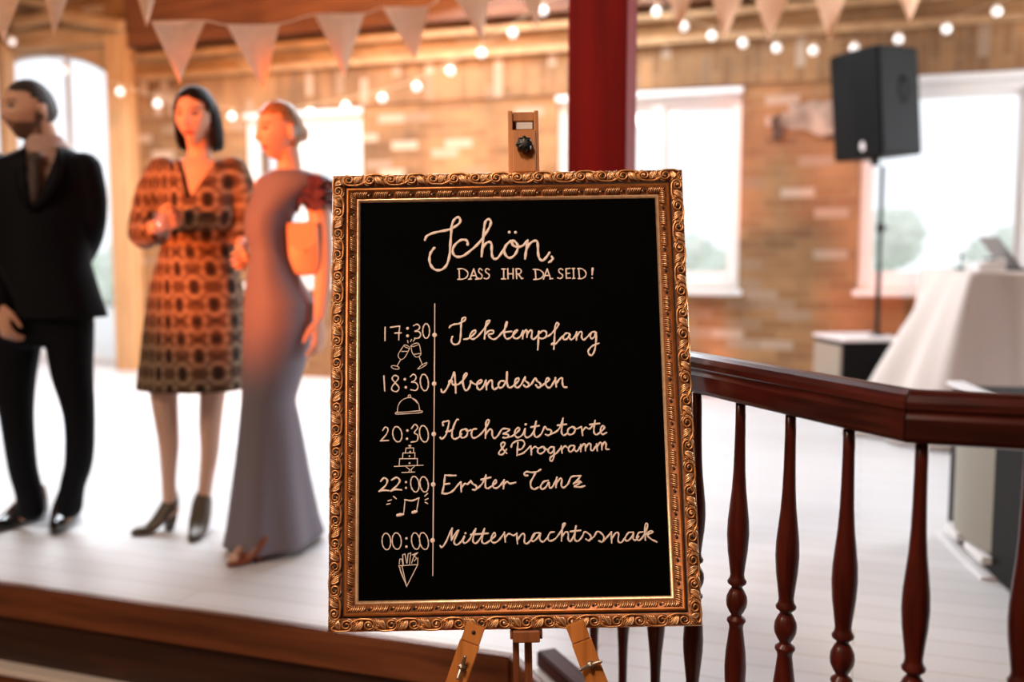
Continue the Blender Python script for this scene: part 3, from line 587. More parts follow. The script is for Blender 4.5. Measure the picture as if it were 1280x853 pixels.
lettering('lettering', 'cursive line reading Mitternachtssnack', 540, 645, 4.414, 2.3, [
 [(45,165),(55,175),(75,150),(95,105),(112,70)],[(112,70),(108,110),(108,135)],[(108,135),(125,105),(148,80),(135,110),(122,145),(135,162),(160,145),(180,112),(172,140),(182,152),(205,135),(225,100),(242,72)],
 [(242,72),(228,120),(228,145),(245,152),(270,120),(290,72)],[(290,72),(278,120),(278,148),(298,153),(330,130),(350,110),(345,95),(332,110),(328,140),(345,150),(370,135),(400,95)],[(215,105),(310,98)],
 [(400,92),(403,120),(405,145)],[(405,120),(425,100),(450,110),(468,98)],[(468,98),(470,125),(472,155)],[(475,130),(498,100),(512,110),(510,145),(525,155),(550,130),(566,104)],[(590,95),(565,100),(548,130),(560,142),(585,120),(598,95),(595,130),(612,145),(635,125)],
 [(675,90),(652,95),(640,120),(650,140),(680,128),(710,90),(730,55),(735,42),(722,50),(718,90),(715,140)],[(718,115),(738,90),(752,98),(752,130),(765,142),(785,105),(795,58)],[(795,58),(788,105),(790,135),(808,140),(830,115),(842,90),(865,100),(878,118),(868,138),(850,130)],[(765,88),(820,82)],
 [(870,135),(895,115),(912,88),(935,98),(950,120),(940,145),(922,140)],[(945,142),(970,115),(990,90)],[(990,90),(991,120),(992,150)],[(994,125),(1015,95),(1030,100),(1028,140),(1045,148),(1068,120)],[(1110,92),(1085,95),(1065,125),(1078,140),(1105,115),(1112,95),(1110,128),(1125,135),(1140,115)],
 [(1165,90),(1142,95),(1130,120),(1142,138),(1165,115),(1185,75),(1190,48),(1178,48),(1175,85),(1178,135)],[(1180,105),(1205,85),(1218,92),(1190,108),(1210,130),(1240,145)]], [(185,97,6)])
# times and little drawings
A6 = 6.567
lettering('lettering', 'time reading 17:30', 465, 395, A6, 1.7, [[(108,95),(107,205)],[(152,95),(228,85)],[(228,85),(222,140),(220,198)],[(188,143),(240,140)],[(342,82),(370,70),(392,90),(380,115),(352,128),(385,130),(400,155),(385,182),(350,185)],ell(445,125,28,60)], [(292,103,12),(292,165,12)])
lettering('lettering', 'time reading 18:30', 465, 395, A6, 1.7, [[(98,495),(105,618)],[(215,500),(185,490),(165,515),(190,550),(222,590),(205,622),(170,615),(162,590),(190,550),(215,520),(215,500)],[(315,500),(340,480),(362,500),(352,530),(325,545),(360,550),(378,580),(362,612),(320,608)],ell(430,548,33,68,-0.08)], [(270,522,11),(278,588,11)])
lettering('drawing', 'line drawing of two clinking champagne glasses', 465, 395, A6, 0.95, [
 [(265,240),(240,275),(215,320),(225,350),(245,358),(270,340),(295,295),(308,262),(285,243),(265,240)],[(262,248),(280,260),(305,268)],[(243,293),(290,292)],[(235,360),(205,415)],ell(191,424,30,15,-0.9),
 [(320,250),(330,300),(352,332),(375,338),(400,318),(398,280),(383,228),(350,228),(320,245)],[(320,248),(340,252),(385,235)],[(342,318),(400,308)],[(388,340),(415,405)],[(375,437),(410,403),(450,385),(440,405),(400,430),(375,437)],[(292,203),(296,222)],[(325,195),(316,212)],[(354,190),(338,209)]])
lettering('drawing', 'line drawing of a serving dome', 465, 395, A6, 1.05, [[(208,790),(215,740),(245,695),(300,672),(350,685),(382,725),(392,780)],ell(308,660,11,10),[(195,795),(300,788),(403,780),(402,795),(300,803),(200,808),(195,795)],[(335,685),(355,697),(368,715)]])
A3 = 3.878
lettering('lettering', 'time reading 20:30', 465, 520, A3, 1.7, [[(52,72),(65,55),(78,65),(70,90),(42,122)],[(42,122),(80,120)],ell(123,90,22,37,-0.1),[(192,62),(208,42),(222,58),(205,82),(222,95),(218,122),(190,128)],ell(252,88,21,40,-0.12)], [(172,72,6),(170,112,6)])
lettering('drawing', 'line drawing of a three tier wedding cake on a stand', 465, 520, A3, 1.05, [[(162,180),(165,157)],[(165,157),(202,156)],[(202,156),(202,178)],[(148,207),(150,181)],[(150,181),(208,180)],[(208,180),(208,205)],[(132,240),(134,209)],[(134,209),(220,208)],[(220,208),(220,238)],[(108,246),(248,240)],[(165,248),(182,262),(178,272)],[(205,246),(190,262),(194,272)],[(145,276),(208,273)]], [(180,145,4),(187,145,4),(184,151,3),(185,174,4),(182,196,4),(182,230,4.5)])
lettering('lettering', 'time reading 22:00', 465, 520, A3, 1.7, [{'w':2.4,'p':[(42,318),(60,302),(75,315),(65,340),(35,367)]},{'w':2.4,'p':[(35,367),(58,362),(82,364)]},{'w':2.4,'p':[(95,312),(120,300),(135,315),(120,340),(92,365)]},{'w':2.4,'p':[(92,365),(115,358),(143,360)]},ell(208,332,20,38,-0.1),ell(253,333,20,37,-0.1)], [(165,322,5.5),(165,350,5.5)])
lettering('drawing', 'line drawing of a beamed music note with sparks', 465, 520, A3, 1.4, [[(153,480),(157,445),(160,408)],[(228,398),(222,430),(216,465)],{'w':2.2,'p':[(160,408),(195,412),(228,399)]},[(72,430),(88,426)],[(78,413),(94,408)],[(105,392),(118,403)],[(270,377),(256,390)],[(258,408),(272,402)],[(258,420),(270,426)],{'w':4.2,'p':[(125,483),(135,481),(145,479)]},{'w':4.2,'p':[(199,469),(207,467),(215,465)]}])
lettering('lettering', 'time reading 00:00', 465, 520, A3, 1.5, [ell(70,610,21,40,-0.05),ell(120,608,22,40,-0.05),ell(212,608,20,40,-0.1),ell(252,608,21,41,-0.15)], [(167,595,6),(167,635,6)])
lettering('drawing', 'line drawing of a paper cone of fries', 465, 520, A3, 1.0, [[(130,728),(222,722)],[(222,722),(168,828)],[(168,828),(130,728)],[(135,735),(140,760),(165,820)],[(145,728),(167,822)],[(132,720),(135,695)],[(135,695),(145,695)],[(145,695),(150,722)],[(152,720),(148,675)],[(148,675),(160,670)],[(160,670),(168,715)],[(170,715),(175,670)],[(175,670),(188,665)],[(188,665),(182,718)],[(192,715),(208,668)],[(195,675),(222,664)],[(222,664),(204,682)],[(204,682),(215,690),(205,705)],[(222,690),(222,718)]])
lettering('timeline', 'thin vertical line with five dots beside the times', 0, 0, 1, 1.4, [[(543.5,380),(543,480),(542,600),(541,720)]], [(543.3,419,2.9),(542.8,480,2.9),(542.3,543,2.9),(541.6,606,2.9),(540.8,676,2.9)])
# ---- easel (local to the leaning board plane; its feet stand on the lower floor)
ez = thing('easel', 'orange brown wooden easel carrying the gold framed menu board', 'easel', SM)
ZF = ((ZLOW-0.438)/math.cos(R(13.9)))       # local z where the leaning plane meets the lower floor
def bx(name, a, b, mat, par=ez, bev=0.002):
    bm = bmesh.new(); box2(bm, a, b, bev); return obj(name, bm, mat, par)
def bpx(u, v, y=0.0): p = on_board(u, v, y); return p.x, p.z
m0, m1 = bpx(641, 815, 0.03)[0], bpx(649, 815, 0.03)[0]; m2, m3 = bpx(656, 815, 0.03)[0], bpx(665, 815, 0.03)[0]
bx('mast_slat', (m0, 0.0205, ZF+0.10), (m1, 0.042, 0.88), MAT['easel_dark']); bx('mast_slat', (m2, 0.0205, ZF+0.10), (m3, 0.042, 0.88), MAT['easel_dark'])
xa, zt = bpx(634.5, 142, 0.02); xb, zb = bpx(674.5, 222, 0.02)
xm0, zm = bpx(640, 162, -0.004); xm1 = bpx(669, 162, -0.004)[0]
ch = bx('mast_head', (xa, 0.040, zb-0.06), (xb, 0.052, zt), MAT['easel'])
bx('side_rail', (xa, 0.004, zb-0.0), (xa+0.010, 0.0399, zt), MAT['easel'], ch); bx('side_rail', (xb-0.010, 0.004, zb-0.0), (xb, 0.0399, zt), MAT['easel'], ch)
bx('top_stop', (xa+0.0101, 0.012, zt-0.020), (xb-0.0101, 0.0399, zt), MAT['easel'], ch)
pa_, pb_ = bpx(645, 153, 0.012), bpx(666, 161.5, 0.012)
bx('metal_plate', (pa_[0], 0.0115, pb_[1]), (pb_[0], 0.0385, pa_[1]), pbr('pale_metal_plate', (0.62, 0.58, 0.54), 0.4), ch, 0.001)
cl = bx('top_clamp', (xm0, -0.004, SH+0.001), (xm1, 0.036, zm), MAT['easel'])
kx, kz = bpx(655.5, 180, -0.02)
bm = bmesh.new(); n = 16; rings = []
for y, r in ((-0.006, 0.011), (-0.010, 0.0155), (-0.020, 0.0165), (-0.026, 0.013), (-0.0275, 0.006)):
    rings.append([(kx+(r*(1+0.10*math.cos(8*2*PI*i/64)))*math.cos(2*PI*i/64), y, kz+(r*(1+0.10*math.cos(8*2*PI*i/64)))*math.sin(2*PI*i/64)) for i in range(64)])
loft(bm, rings); tube(bm, [(kx, -0.006, kz), (kx, 0.004, kz)], 0.004, 8); obj('clamp_knob', bm, MAT['knob'], cl, True)
xa, z1 = bpx(641, 787.5, -0.02); xb, z0 = bpx(675, 803.5, -0.02)
bx('support_block', (xa, -0.024, z0), (xb, 0.0204, -0.0012), MAT['easel_dark'])
xa2, xb2 = bpx(637.5, 790, 0)[0], bpx(678, 790, 0)[0]
bx('block_cheek', (xa2, -0.006, z0+0.004), (xa-0.0003, 0.05, -0.0012), MAT['easel_dark']); bx('block_cheek', (xb+0.0003, -0.006, z0+0.004), (xb2, 0.05, -0.0012), MAT['easel_dark'])
def leg(pa, pb, name, wdt, y0, y1, mats):
    a = Vector(bpx(*pa, y0)); b = Vector(bpx(*pb, y0)); d = (b-a).normalized(); Ln = (a.y-ZF)/(-d.y)
    perp = Vector((-d.y, d.x)); n = -1 if perp.x < 0 else 1; perp *= n
    root_ = None
    segs = [(0.0, 0.034, wdt*0.93), (0.0345, Ln, wdt)]
    for i, (s0, s1, wd) in enumerate(segs):
        bm = bmesh.new(); q = [a+d*s0-perp*wd/2, a+d*s0+perp*wd/2, a+d*s1+perp*wd/2, a+d*s1-perp*wd/2]
        if i: q[2].y = ZF; q[3].y = ZF
        loft(bm, [[(p.x, y0+(0.0015 if i == 0 else 0), p.y) for p in q], [(p.x, y1, p.y) for p in q]]); bmesh.ops.bevel(bm, geom=bm.edges[:], offset=0.0015, segments=2, affect='EDGES')
        if i == 0: root_ = obj(name, bm, MAT['easel'], ez)
        else: obj('lower_sleeve', bm, MAT['easel'], root_)
    c = a+d*0.078; bm = bmesh.new()
    tube(bm, [(c.x, y0+0.0005, c.y), (c.x, y0-0.010, c.y)], [0.0075, 0.0065], 14); tube(bm, [(c.x, y0-0.0101, c.y), (c.x, y0-0.016, c.y)], 0.0035, 10)
    wing = perp if pa[0] > 650 else d
    for sgn in (-1, 1):
        tube(bm, [(c.x, y0-0.006, c.y), (c.x+wing.x*0.012*sgn, y0-0.010, c.y+wing.y*0.012*sgn), (c.x+wing.x*0.020*sgn, y0-0.014, c.y+wing.y*0.020*sgn)], [0.003, 0.004, 0.003], 8, round_ends=True)
    obj('wing_nut', bm, MAT['steel'], root_, True)
    if pa[0] < 650:
        e = a+d*0.014; bm = bmesh.new(); ball(bm, (e.x, y0+0.001, e.y), 0.004, 10, (1, 0.4, 1)); obj('peg_hole', bm, MAT['bole'], root_, True)
leg((595, 782), (570.5, 853), 'leg', 0.0385, -0.050, -0.026, None); leg((718.5, 780), (746, 853), 'leg', 0.0385, -0.050, -0.026, None)
bx('cross_bar', (-0.30, -0.0255, -0.46), (0.30, 0.0203, -0.41), MAT['easel'])
bm = bmesh.new(); top = Vector(((m0+m3)/2, 0.062, 0.74)); up_l = (SMI.to_3x3() @ Vector((0, 0, 1)))
ft_w = SM @ Vector(((m0+m3)/2, 0, ZF)) + Vector((-math.sin(R(19.4)), math.cos(R(19.4)), 0))*0.56
# rear leg reaches the platform floor behind the board
ft_w.z = 0.0 if (ft_w.y > EDGE or (ft_w-R0).dot(rn) < 0) else ZLOW
ft = SMI @ ft_w
wv = Vector((0.0055, 0, 0)); dv = Vector((0, 0.012, 0.004))
top.x = (m2+m3)/2; ft.x = top.x
loft(bm, [[p-wv-dv, p+wv-dv, p+wv+dv, p-wv+dv] for p in (top, ft)]); obj('rear_leg', bm, MAT['easel'], ez)
bx('rear_hinge', (m0, 0.0425, 0.70), (m3, 0.062, 0.78), MAT['easel_dark'])
# ------------------------------------------------------------------ music desk, speakers
E1 = Vector((0.2, -0.98, 0)).normalized(); E2 = Vector((0.98, 0.2, 0)).normalized(); UP = Vector((0, 0, 1))
def basis(o, x, y): return Matrix((( x.x, y.x, 0, o.x), (x.y, y.y, 0, o.y), (0, 0, 1, o.z), (0, 0, 0, 1)))
# floor speaker on the right, behind the balustrade
c0 = at_floor(1178, 668)
FM = basis(Vector((c0.x, c0.y, 0)), E1, E2)          # x runs towards the viewer along its left face, y to the right
spk = thing('floor_speaker', 'black floor loudspeaker with grey beige grille standing behind the balustrade at right', 'speaker', FM)
LX, WYD, HS = 0.88, 0.55, 0.615
bm = bmesh.new(); box2(bm, (0.012, 0.012, 0.012), (LX, WYD, HS), 0.012); obj('cabinet', bm, MAT['blk'], spk)
bm = bmesh.new()
pts = [(0.09+0.45*i/12, 0.012-0.035*math.sin(PI*i/12)) for i in range(13)]
loft(bm, [[(x, y, 0.085) for x, y in pts]+[(x, 0.0125, 0.085) for x, y in pts[::-1]], [(x, y, HS-0.03) for x, y in pts]+[(x, 0.0125, HS-0.03) for x, y in pts[::-1]]])
obj('grille', bm, MAT['grille'], spk)
bm = bmesh.new(); box2(bm, (0.09, -0.026, 0.050), (0.27, 0.0118, 0.078), 0.004); box2(bm, (0.36, -0.026, 0.050), (0.56, 0.0118, 0.078), 0.004); obj('grille_trim', bm, MAT['white_trim'], spk)
bm = bmesh.new(); box2(bm, (0.0, -0.03, 0.0), (0.58, 0.10, 0.0115), 0.003); obj('base_plate', bm, MAT['white_trim'], spk)
bm = bmesh.new(); box2(bm, (0.004, -0.012, HS+0.0005), (LX, 0.06, HS+0.016), 0.005); obj('top_edge', bm, MAT['white_trim'], spk)
# subwoofer with a speaker on a pole
SUBZ = 0.56
ca, cb_, cc = at_floor(1056, 424, SUBZ), at_floor(1016, 404, SUBZ), at_floor(1096, 414, SUBZ)
d1 = Vector((-0.449, 0.891, 0)).normalized(); d2 = Vector((0.891, 0.449, 0)).normalized()
SBM = basis(Vector((ca.x, ca.y, 0)), d2, d1) 
sub = thing('subwoofer', 'black subwoofer with pale top and beige grille beside the draped desk', 'speaker', SBM)
WS, DS = 0.43, 0.48
bm = bmesh.new(); box2(bm, (0.0, 0.0, 0.03), (WS, DS, SUBZ-0.021), 0.01); obj('cabinet', bm, MAT['blk'], sub)
bm = bmesh.new(); box2(bm, (-0.012, -0.012, SUBZ-0.020), (WS+0.012, DS+0.012, SUBZ), 0.012); obj('top_panel', bm, MAT['white_trim'], sub)
bm = bmesh.new(); box2(bm, (-0.014, 0.03, 0.06), (-0.0005, DS-0.03, SUBZ-0.05), 0.004); obj('grille', bm, MAT['grille'], sub)
for x, y in ((0.05, 0.05), (WS-0.05, 0.05), (0.05, DS-0.05), (WS-0.05, DS-0.05)):
    bm = bmesh.new(); lathe(bm, [(0.02, 0), (0.024, 0.01), (0.024, 0.0298)], 12, T(x, y, 0)); obj('rubber_foot', bm, MAT['knob'], sub)
pole_w = ca + d1*(DS/2) + d2*(WS/2)
k = 1.0; dd_ = pole_w.dot(_fwd)
pp = at_depth(1100, 300, dd_); pole_xy = Vector((pp.x, pp.y, 0))
pol = thing('speaker_pole', 'thin black pole standing on the subwoofer under the raised loudspeaker', 'pole', T(pole_xy.x, pole_xy.y, SUBZ+0.0005))
bm = bmesh.new(); lathe(bm, [(0.055, 0), (0.055, 0.008), (0.02, 0.012), (0.0175, 0.03)], 16); obj('flange', bm, MAT['metal_dark'], pol, True)
sp_bot = at_depth(1096, 198, dd_).z
bm = bmesh.new(); lathe(bm, [(0.0175, 0.0125), (0.0175, 0.5), (0.014, 0.502), (0.014, sp_bot-SUBZ-0.052)], 14); obj('tube', bm, MAT['metal_dark'], pol, True)
zc = at_depth(1098, 285, dd_).z-SUBZ
bm = bmesh.new(); lathe(bm, [(0.018, zc-0.03), (0.026, zc-0.028), (0.026, zc+0.028), (0.018, zc+0.03)], 14); obj('clamp_collar', bm, MAT['metal_dark'], pol, True)
bm = bmesh.new(); tube(bm, [(0.02, 0, zc), (0.055, 0, zc)], [0.006, 0.009], 10); obj('collar_knob', bm, MAT['knob'], pol, True)
# raised loudspeaker: turned 35 degrees, tilted a little
hc = at_depth(1096, 130, dd_); yaw = YAW + R(35)
RM = T(hc.x, hc.y, sp_bot) @ Matrix.Rotation(R(-4.5), 4, _fwd) @ Matrix.Rotation(yaw, 4, 'Z') 
rs = thing('pole_speaker', 'black loudspeaker raised on a pole in front of the wide right window', 'speaker', RM)
Hs = at_depth(1090, 65, dd_).z - sp_bot; ws = 0.222; ds = 0.43
bm = bmesh.new()
foot = [(-ws, -ds/2), (ws, -ds/2), (ws*0.93, 0.02), (ws*0.72, ds/2), (-ws*0.72, ds/2), (-ws*0.93, 0.02)]
prism(bm, foot, 0.0, Hs); bmesh.ops.bevel(bm, geom=bm.edges[:], offset=0.012, segments=2, affect='EDGES'); obj('cabinet', bm, MAT['blk'], rs)
bm = bmesh.new(); pts = [(-ws+0.015+(2*ws-0.03)*i/10, -ds/2-0.012*math.sin(PI*i/10)-0.001) for i in range(11)]
loft(bm, [[(x, y, 0.02) for x, y in pts]+[(x, -ds/2-0.0005, 0.02) for x, y in pts[::-1]], [(x, y, Hs-0.02) for x, y in pts]+[(x, -ds/2-0.0005, Hs-0.02) for x, y in pts[::-1]]]); g = obj('grille', bm, MAT['grille_dark'], rs)
bm = bmesh.new(); lathe(bm, [(0.062, 0.0), (0.058, 0.006), (0.03, 0.002), (0.012, -0.001)], 20, T(0.02, -ds/2-0.012, Hs*0.60) @ Matrix.Rotation(R(90), 4, 'X') @ Matrix.Diagonal((1, 1.6, 1, 1))); obj('horn', bm, MAT['blk'], g, True)
bm = bmesh.new(); ball(bm, (-ws*0.93-0.003, -0.06, 0.075), 0.03, 14, (0.15, 0.75, 1.25)); obj('badge', bm, MAT['white_trim'], rs, True)['label'] = 'white oval badge'
bm = bmesh.new(); lathe(bm, [(0.028, -0.05), (0.028, -0.001), (0.015, -0.0005)], 14, T(0, 0.0, 0)); obj('pole_socket', bm, MAT['metal_dark'], rs, True)
# draped desk
TZ = 1.025
tcn = at_depth(1217, 341, 5.6)
DM = basis(Vector((tcn.x, tcn.y, 0)), E1, E2)        # near left corner; x towards viewer, y right
desk = thing('music_desk', 'high desk hidden under a long white draped cloth at the right', 'table', DM)
LT, WT = 1.10, 1.5
bm = bmesh.new(); box2(bm, (-LT+0.01, 0.01, TZ-0.035), (-0.01, WT-0.01, TZ-0.006), 0.004); obj('table_top', bm, MAT['easel_dark'], desk)
for x, y in ((-LT+0.06, 0.06), (-0.06, 0.06), (-LT+0.06, WT-0.06), (-0.06, WT-0.06)):
    bm = bmesh.new(); box2(bm, (x-0.025, y-0.025, 0), (x+0.025, y+0.025, TZ-0.0355), 0.003); obj('leg', bm, MAT['metal_dark'], desk)
cloth = tag(thing('tablecloth', 'long white tablecloth flaring in folds to the floor around the music desk', None, DM), None, 'tablecloth')
bm = bmesh.new(); per = []
nx, ny = 26, 50
for i in range(nx): per.append((-LT*i/nx, 0.0, 0, -1, i/nx))                  # left face from near corner to far corner
for i in range(ny): per.append((-LT, WT*i/ny, -1, 0, 1+i/ny))
for i in range(nx): per.append((-LT+LT*i/nx, WT, 0, 1, 2+i/nx))
for i in range(ny): per.append((0.0, WT-WT*i/ny, 1, 0, 3+i/ny))
levels = [(1.0, 0.0), (0.985, 0.03), (0.93, 0.10), (0.8, 0.25), (0.6, 0.46), (0.4, 0.65), (0.2, 0.83), (0.06, 0.95), (0.012, 1.0)]
rings = []
for zf, q in levels:
    ring = []
    for k, (x, y, nx_, ny_, par) in enumerate(per):
        left = max(0.0, 1-abs(par-0.46)/0.46)**0.7             # the cloth spreads widest at the far left corner
        fold = math.sin(par*15.0+0.6)*0.5 + math.sin(par*31+1.7)*0.35 + math.sin(par*6.1)*0.3
        out = 0.006 + q*(0.05+0.42*left) + q**0.6*fold*0.075
        cx_, cy_ = x-(-LT/2), y-WT/2
        ox = nx_ + (0.35*cx_/LT); oy = ny_ + (0.35*cy_/WT)
        ring.append((x+ox*out, y+oy*out, TZ*zf))
    rings.append(ring)
vr = loft(bm, rings, False); bm.faces.new(vr[0])
dr = obj('drape', bm, MAT['cloth'], cloth, True); md = dr.modifiers.new('thickness', 'SOLIDIFY'); md.thickness = 0.003; md.offset = 1
# things on the desk
def on_desk(u, D): return at_depth(u, 335, D)
h1 = on_desk(1264, 6.05); LM = basis(Vector((h1.x, h1.y, TZ+0.0025)), E1, E2)
lap = thing('laptop', 'open grey laptop leaning its lid to the left on the draped desk', 'laptop', LM)
bm = bmesh.new(); box2(bm, (-0.17, 0.0, 0.0), (0.17, 0.235, 0.016), 0.004); obj('base', bm, MAT['blk'], lap)
bm = bmesh.new(); a = R(38); Lh = 0.235
p0 = Vector((0, 0.0, 0.018)); dl = Vector((0, -math.sin(a), math.cos(a))); nl = Vector((0, math.cos(a), math.sin(a)))
loft(bm, [[p0+Vector((x, 0, 0))+nl*0.004*t for x, t in ((-0.17, -1), (0.17, -1), (0.17, 1), (-0.17, 1))], [p0+dl*Lh+Vector((x, 0, 0))+nl*0.003*t for x, t in ((-0.17, -1), (0.17, -1), (0.17, 1), (-0.17, 1))]])
obj('lid', bm, MAT['laptop'], lap)
m1_ = on_desk(1231, 6.0); MM = basis(Vector((m1_.x, m1_.y, TZ+0.0025)), E1, E2)
mix = thing('mixing_console', 'low white mixing console lying left of the laptop', 'mixer', MM)
bm = bmesh.new(); loft(bm, [[(x, -0.07, 0), (x, 0.08, 0), (x, 0.08, 0.075), (x, -0.07, 0.045)] for x in (-0.16, 0.12)]); bmesh.ops.bevel(bm, geom=bm.edges[:], offset=0.004, segments=2, affect='EDGES'); obj('housing', bm, MAT['white_trim'], mix)
for i in range(5):
    bm = bmesh.new(); lathe(bm, [(0.007, 0), (0.007, 0.012), (0.004, 0.014)], 10, T(-0.12+0.05*i, 0.03, 0.066)); obj('dial', bm, MAT['knob'], mix, True)
m2_ = on_desk(1201, 6.2); 
mic = thing('microphone', 'small black desk microphone with thin upright stem on the desk edge', 'microphone', T(m2_.x, m2_.y, TZ+0.0025))
bm = bmesh.new(); lathe(bm, [(0.035, 0), (0.036, 0.006), (0.03, 0.014), (0.008, 0.018)], 18); obj('base', bm, MAT['knob'], mic, True)
bm = bmesh.new(); tube(bm, [(0, 0, 0.016), (0, 0, 0.075)], 0.0035, 8); obj('stem', bm, MAT['metal_dark'], mic, True)
bm = bmesh.new(); ball(bm, (0, 0, 0.085), 0.012, 12, (1, 1, 1.3)); obj('capsule', bm, MAT['knob'], mic, True)
# ------------------------------------------------------------------ festoon lights and bunting
def festoon(label, pts, y, extra):
    P_ = [at_y(u, v, y) for u, v in pts]
    root = thing('festoon_lights', label, 'string lights', T(P_[0]), 'festoon strings along the back wall')
    line = [at_y(*extra[0], y)] + [p+Vector((0, 0, 0.06)) for p in P_] + [at_y(*extra[1], y)]
    bm = bmesh.new(); tube(bm, spline(line, 4), 0.004, 6); obj('cable', bm, MAT['cable'], root, True, world=True)
    bm = bmesh.new(); ball(bm, (0, 0, 0), 0.033, 14); proto = obj('bulb', bm, MAT['bulb'], root, True)
    bm = bmesh.new(); lathe(bm, [(0.012, 0.026), (0.013, 0.045), (0.009, 0.058), (0.004, 0.062)], 12); ps = obj('socket', bm, MAT['cable'], proto, True)
    for i, p in enumerate(P_):
        o = proto if i == 0 else proto.copy()
        if i: COL.objects.link(o); o.parent = root; s_ = ps.copy(); COL.objects.link(s_); s_.parent = o
        o.location = p-P_[0]
    return root
festoon('string of white globe lights sagging from the doorway up to the red post', [(15,52),(80,88),(150,115),(197,130),(290,146),(340,147),(388,141),(432,133),(478,123),(521,109),(563,89),(602,67),(641,42),(679,14)], 7.25, [(-60, 0), (716, -12)])
festoon('string of white globe lights sagging above the raised loudspeaker', [(821,15),(855,33),(890,45),(929,54),(971,60),(1017,63),(1068,60),(1123,49),(1183,36),(1246,14)], 7.25, [(786, -10), (1300, -14)])
def bunting(label, D0, D1, u0, u1, tips):
    """tips: (uL, uR, vTop, uTip, vTip) per pennant in the picture, hung at distances running from D0 to D1"""
    dep = lambda u: D0+(D1-D0)*(u-u0)/(u1-u0)
    P0 = at_depth(tips[0][0], tips[0][2], dep(tips[0][0]))
    root = thing('bunting', label, 'bunting', T(P0), 'cream pennant buntings')
    line = []
    for uL, uR, vT, uT, vB in tips:
        a, b, c = at_depth(uL, vT, dep(uL)), at_depth(uR, vT-1, dep(uR)), at_depth(uT, vB, dep(uT))
        bm = bmesh.new(); n = 8; rows = []
        nrm = (b-a).cross(c-a).normalized()
        for i in range(n+1):
            t = i/n; l = a.lerp(c, t); r = b.lerp(c, t); m = 5
            rows.append([l.lerp(r, k/m)+nrm*0.012*math.sin(t*2.6+uL)*math.sin(k/m*3+0.5) for k in range(m+1)])
        vs_ = [[bm.verts.new(p) for p in row] for row in rows]
        for i in range(n):
            for k in range(5):
                bm.faces.new((vs_[i][k], vs_[i][k+1], vs_[i+1][k+1], vs_[i+1][k]))
        bmesh.ops.remove_doubles(bm, verts=bm.verts[:], dist=1e-4)
        bmesh.ops.solidify(bm, geom=bm.faces[:], thickness=0.0015)
        obj('pennant', bm, MAT['flag'], root, False, world=True)
        line += [a, b]
    bm = bmesh.new(); tube(bm, spline(line, 3), 0.003, 6); obj('cord', bm, MAT['flag'], root, True, world=True)
bunting('cream pennant bunting rising from the upper left towards the red post', 3.75, 4.9, 180, 690, [(190,256,27,224,104),(283,349,31,330,111),(393,456,18,430,96),(479,536,9,519,77),(562,614,-14,603,55),(636,684,-34,671,36)])
bunting('pale pennant bunting hanging at the top left before the doorway', 3.5, 3.8, -20, 200, [(-30,36,-30,4,52),(48,98,-38,67,46),(160,206,-40,183,33)])
bunting('cream pennant bunting strung to the right of the red post before the wall', 6.0, 6.3, 820, 1160, [(829,871,-18,850,36),(889,930,-5,905,50),(944,986,-3,961,51),(1017,1058,-4,1037,49),(1116,1157,-18,1137,27)])
# ------------------------------------------------------------------ people
def evaluated(bm, voxel, smooth=3, factor=0.5):
    """voxel-fuse overlapping closed shells into one continuous skin"""
    me = bpy.data.meshes.new('tmp'); bmesh.ops.recalc_face_normals(bm, faces=bm.faces); bm.to_mesh(me); bm.free()
    o = bpy.data.objects.new('tmp', me); COL.objects.link(o)
    m = o.modifiers.new('r', 'REMESH'); m.mode = 'VOXEL'; m.voxel_size = voxel
    if smooth: s_ = o.modifiers.new('s', 'SMOOTH'); s_.factor = factor; s_.iterations = smooth
    dg = bpy.context.evaluated_depsgraph_get(); dg.update()
    out = bpy.data.meshes.new_from_object(o.evaluated_get(dg))
    bpy.data.objects.remove(o); bpy.data.meshes.remove(me)
    b2 = bmesh.new(); b2.from_mesh(out); bpy.data.meshes.remove(out); return b2
def head_frame(c, yaw, tilt=0.0, roll=0.0):
    back = _fwd*math.cos(R(yaw)) - _right*math.sin(R(yaw)); X = back.cross(UP)
    m = Matrix((X, back, UP)).transposed().to_4x4()
    return T(c) @ m @ Matrix.Rotation(R(tilt), 4, 'X') @ Matrix.Rotation(R(roll), 4, 'Y')
def gau(*a): return math.exp(-sum(q*q for q in a))
def head_point(d, k=1.0, fem=0.0):
    x, y, z = d.x*0.074, d.y*0.096, d.z*0.116
    if z < 0:
        t = min(1.0, -z/0.112); t = t*t*(3-2*t)
        x *= 1-(0.36+0.08*fem)*t
        y *= (1-0.62*t) if y > 0 else (1-0.04*t)
    fr = max(0.0, -d.y)
    if fr > 0.15:
        n = 0.024*(0.85*gau(x/0.012, (z+0.026)/0.015) + 0.45*gau(x/0.010, (z-0.0)/0.022))
        y -= n*min(1, fr*1.5)
        y += 0.010*gau((abs(x)-0.031)/0.015, (z-0.010)/0.011)
        y -= 0.005*gau((abs(x)-0.028)/0.022, (z-0.030)/0.008)*(1-0.4*fem)
        y -= 0.007*gau(x/0.021, (z+0.060)/0.010); y += 0.003*gau(x/0.02, (z+0.0605)/0.0025)
        y -= 0.008*gau(x/0.022, (z+0.098)/0.014)
        y -= 0.004*gau((abs(x)-0.045)/0.018, (z+0.015)/0.02)
    return Vector((x*k, y*k, z*k))
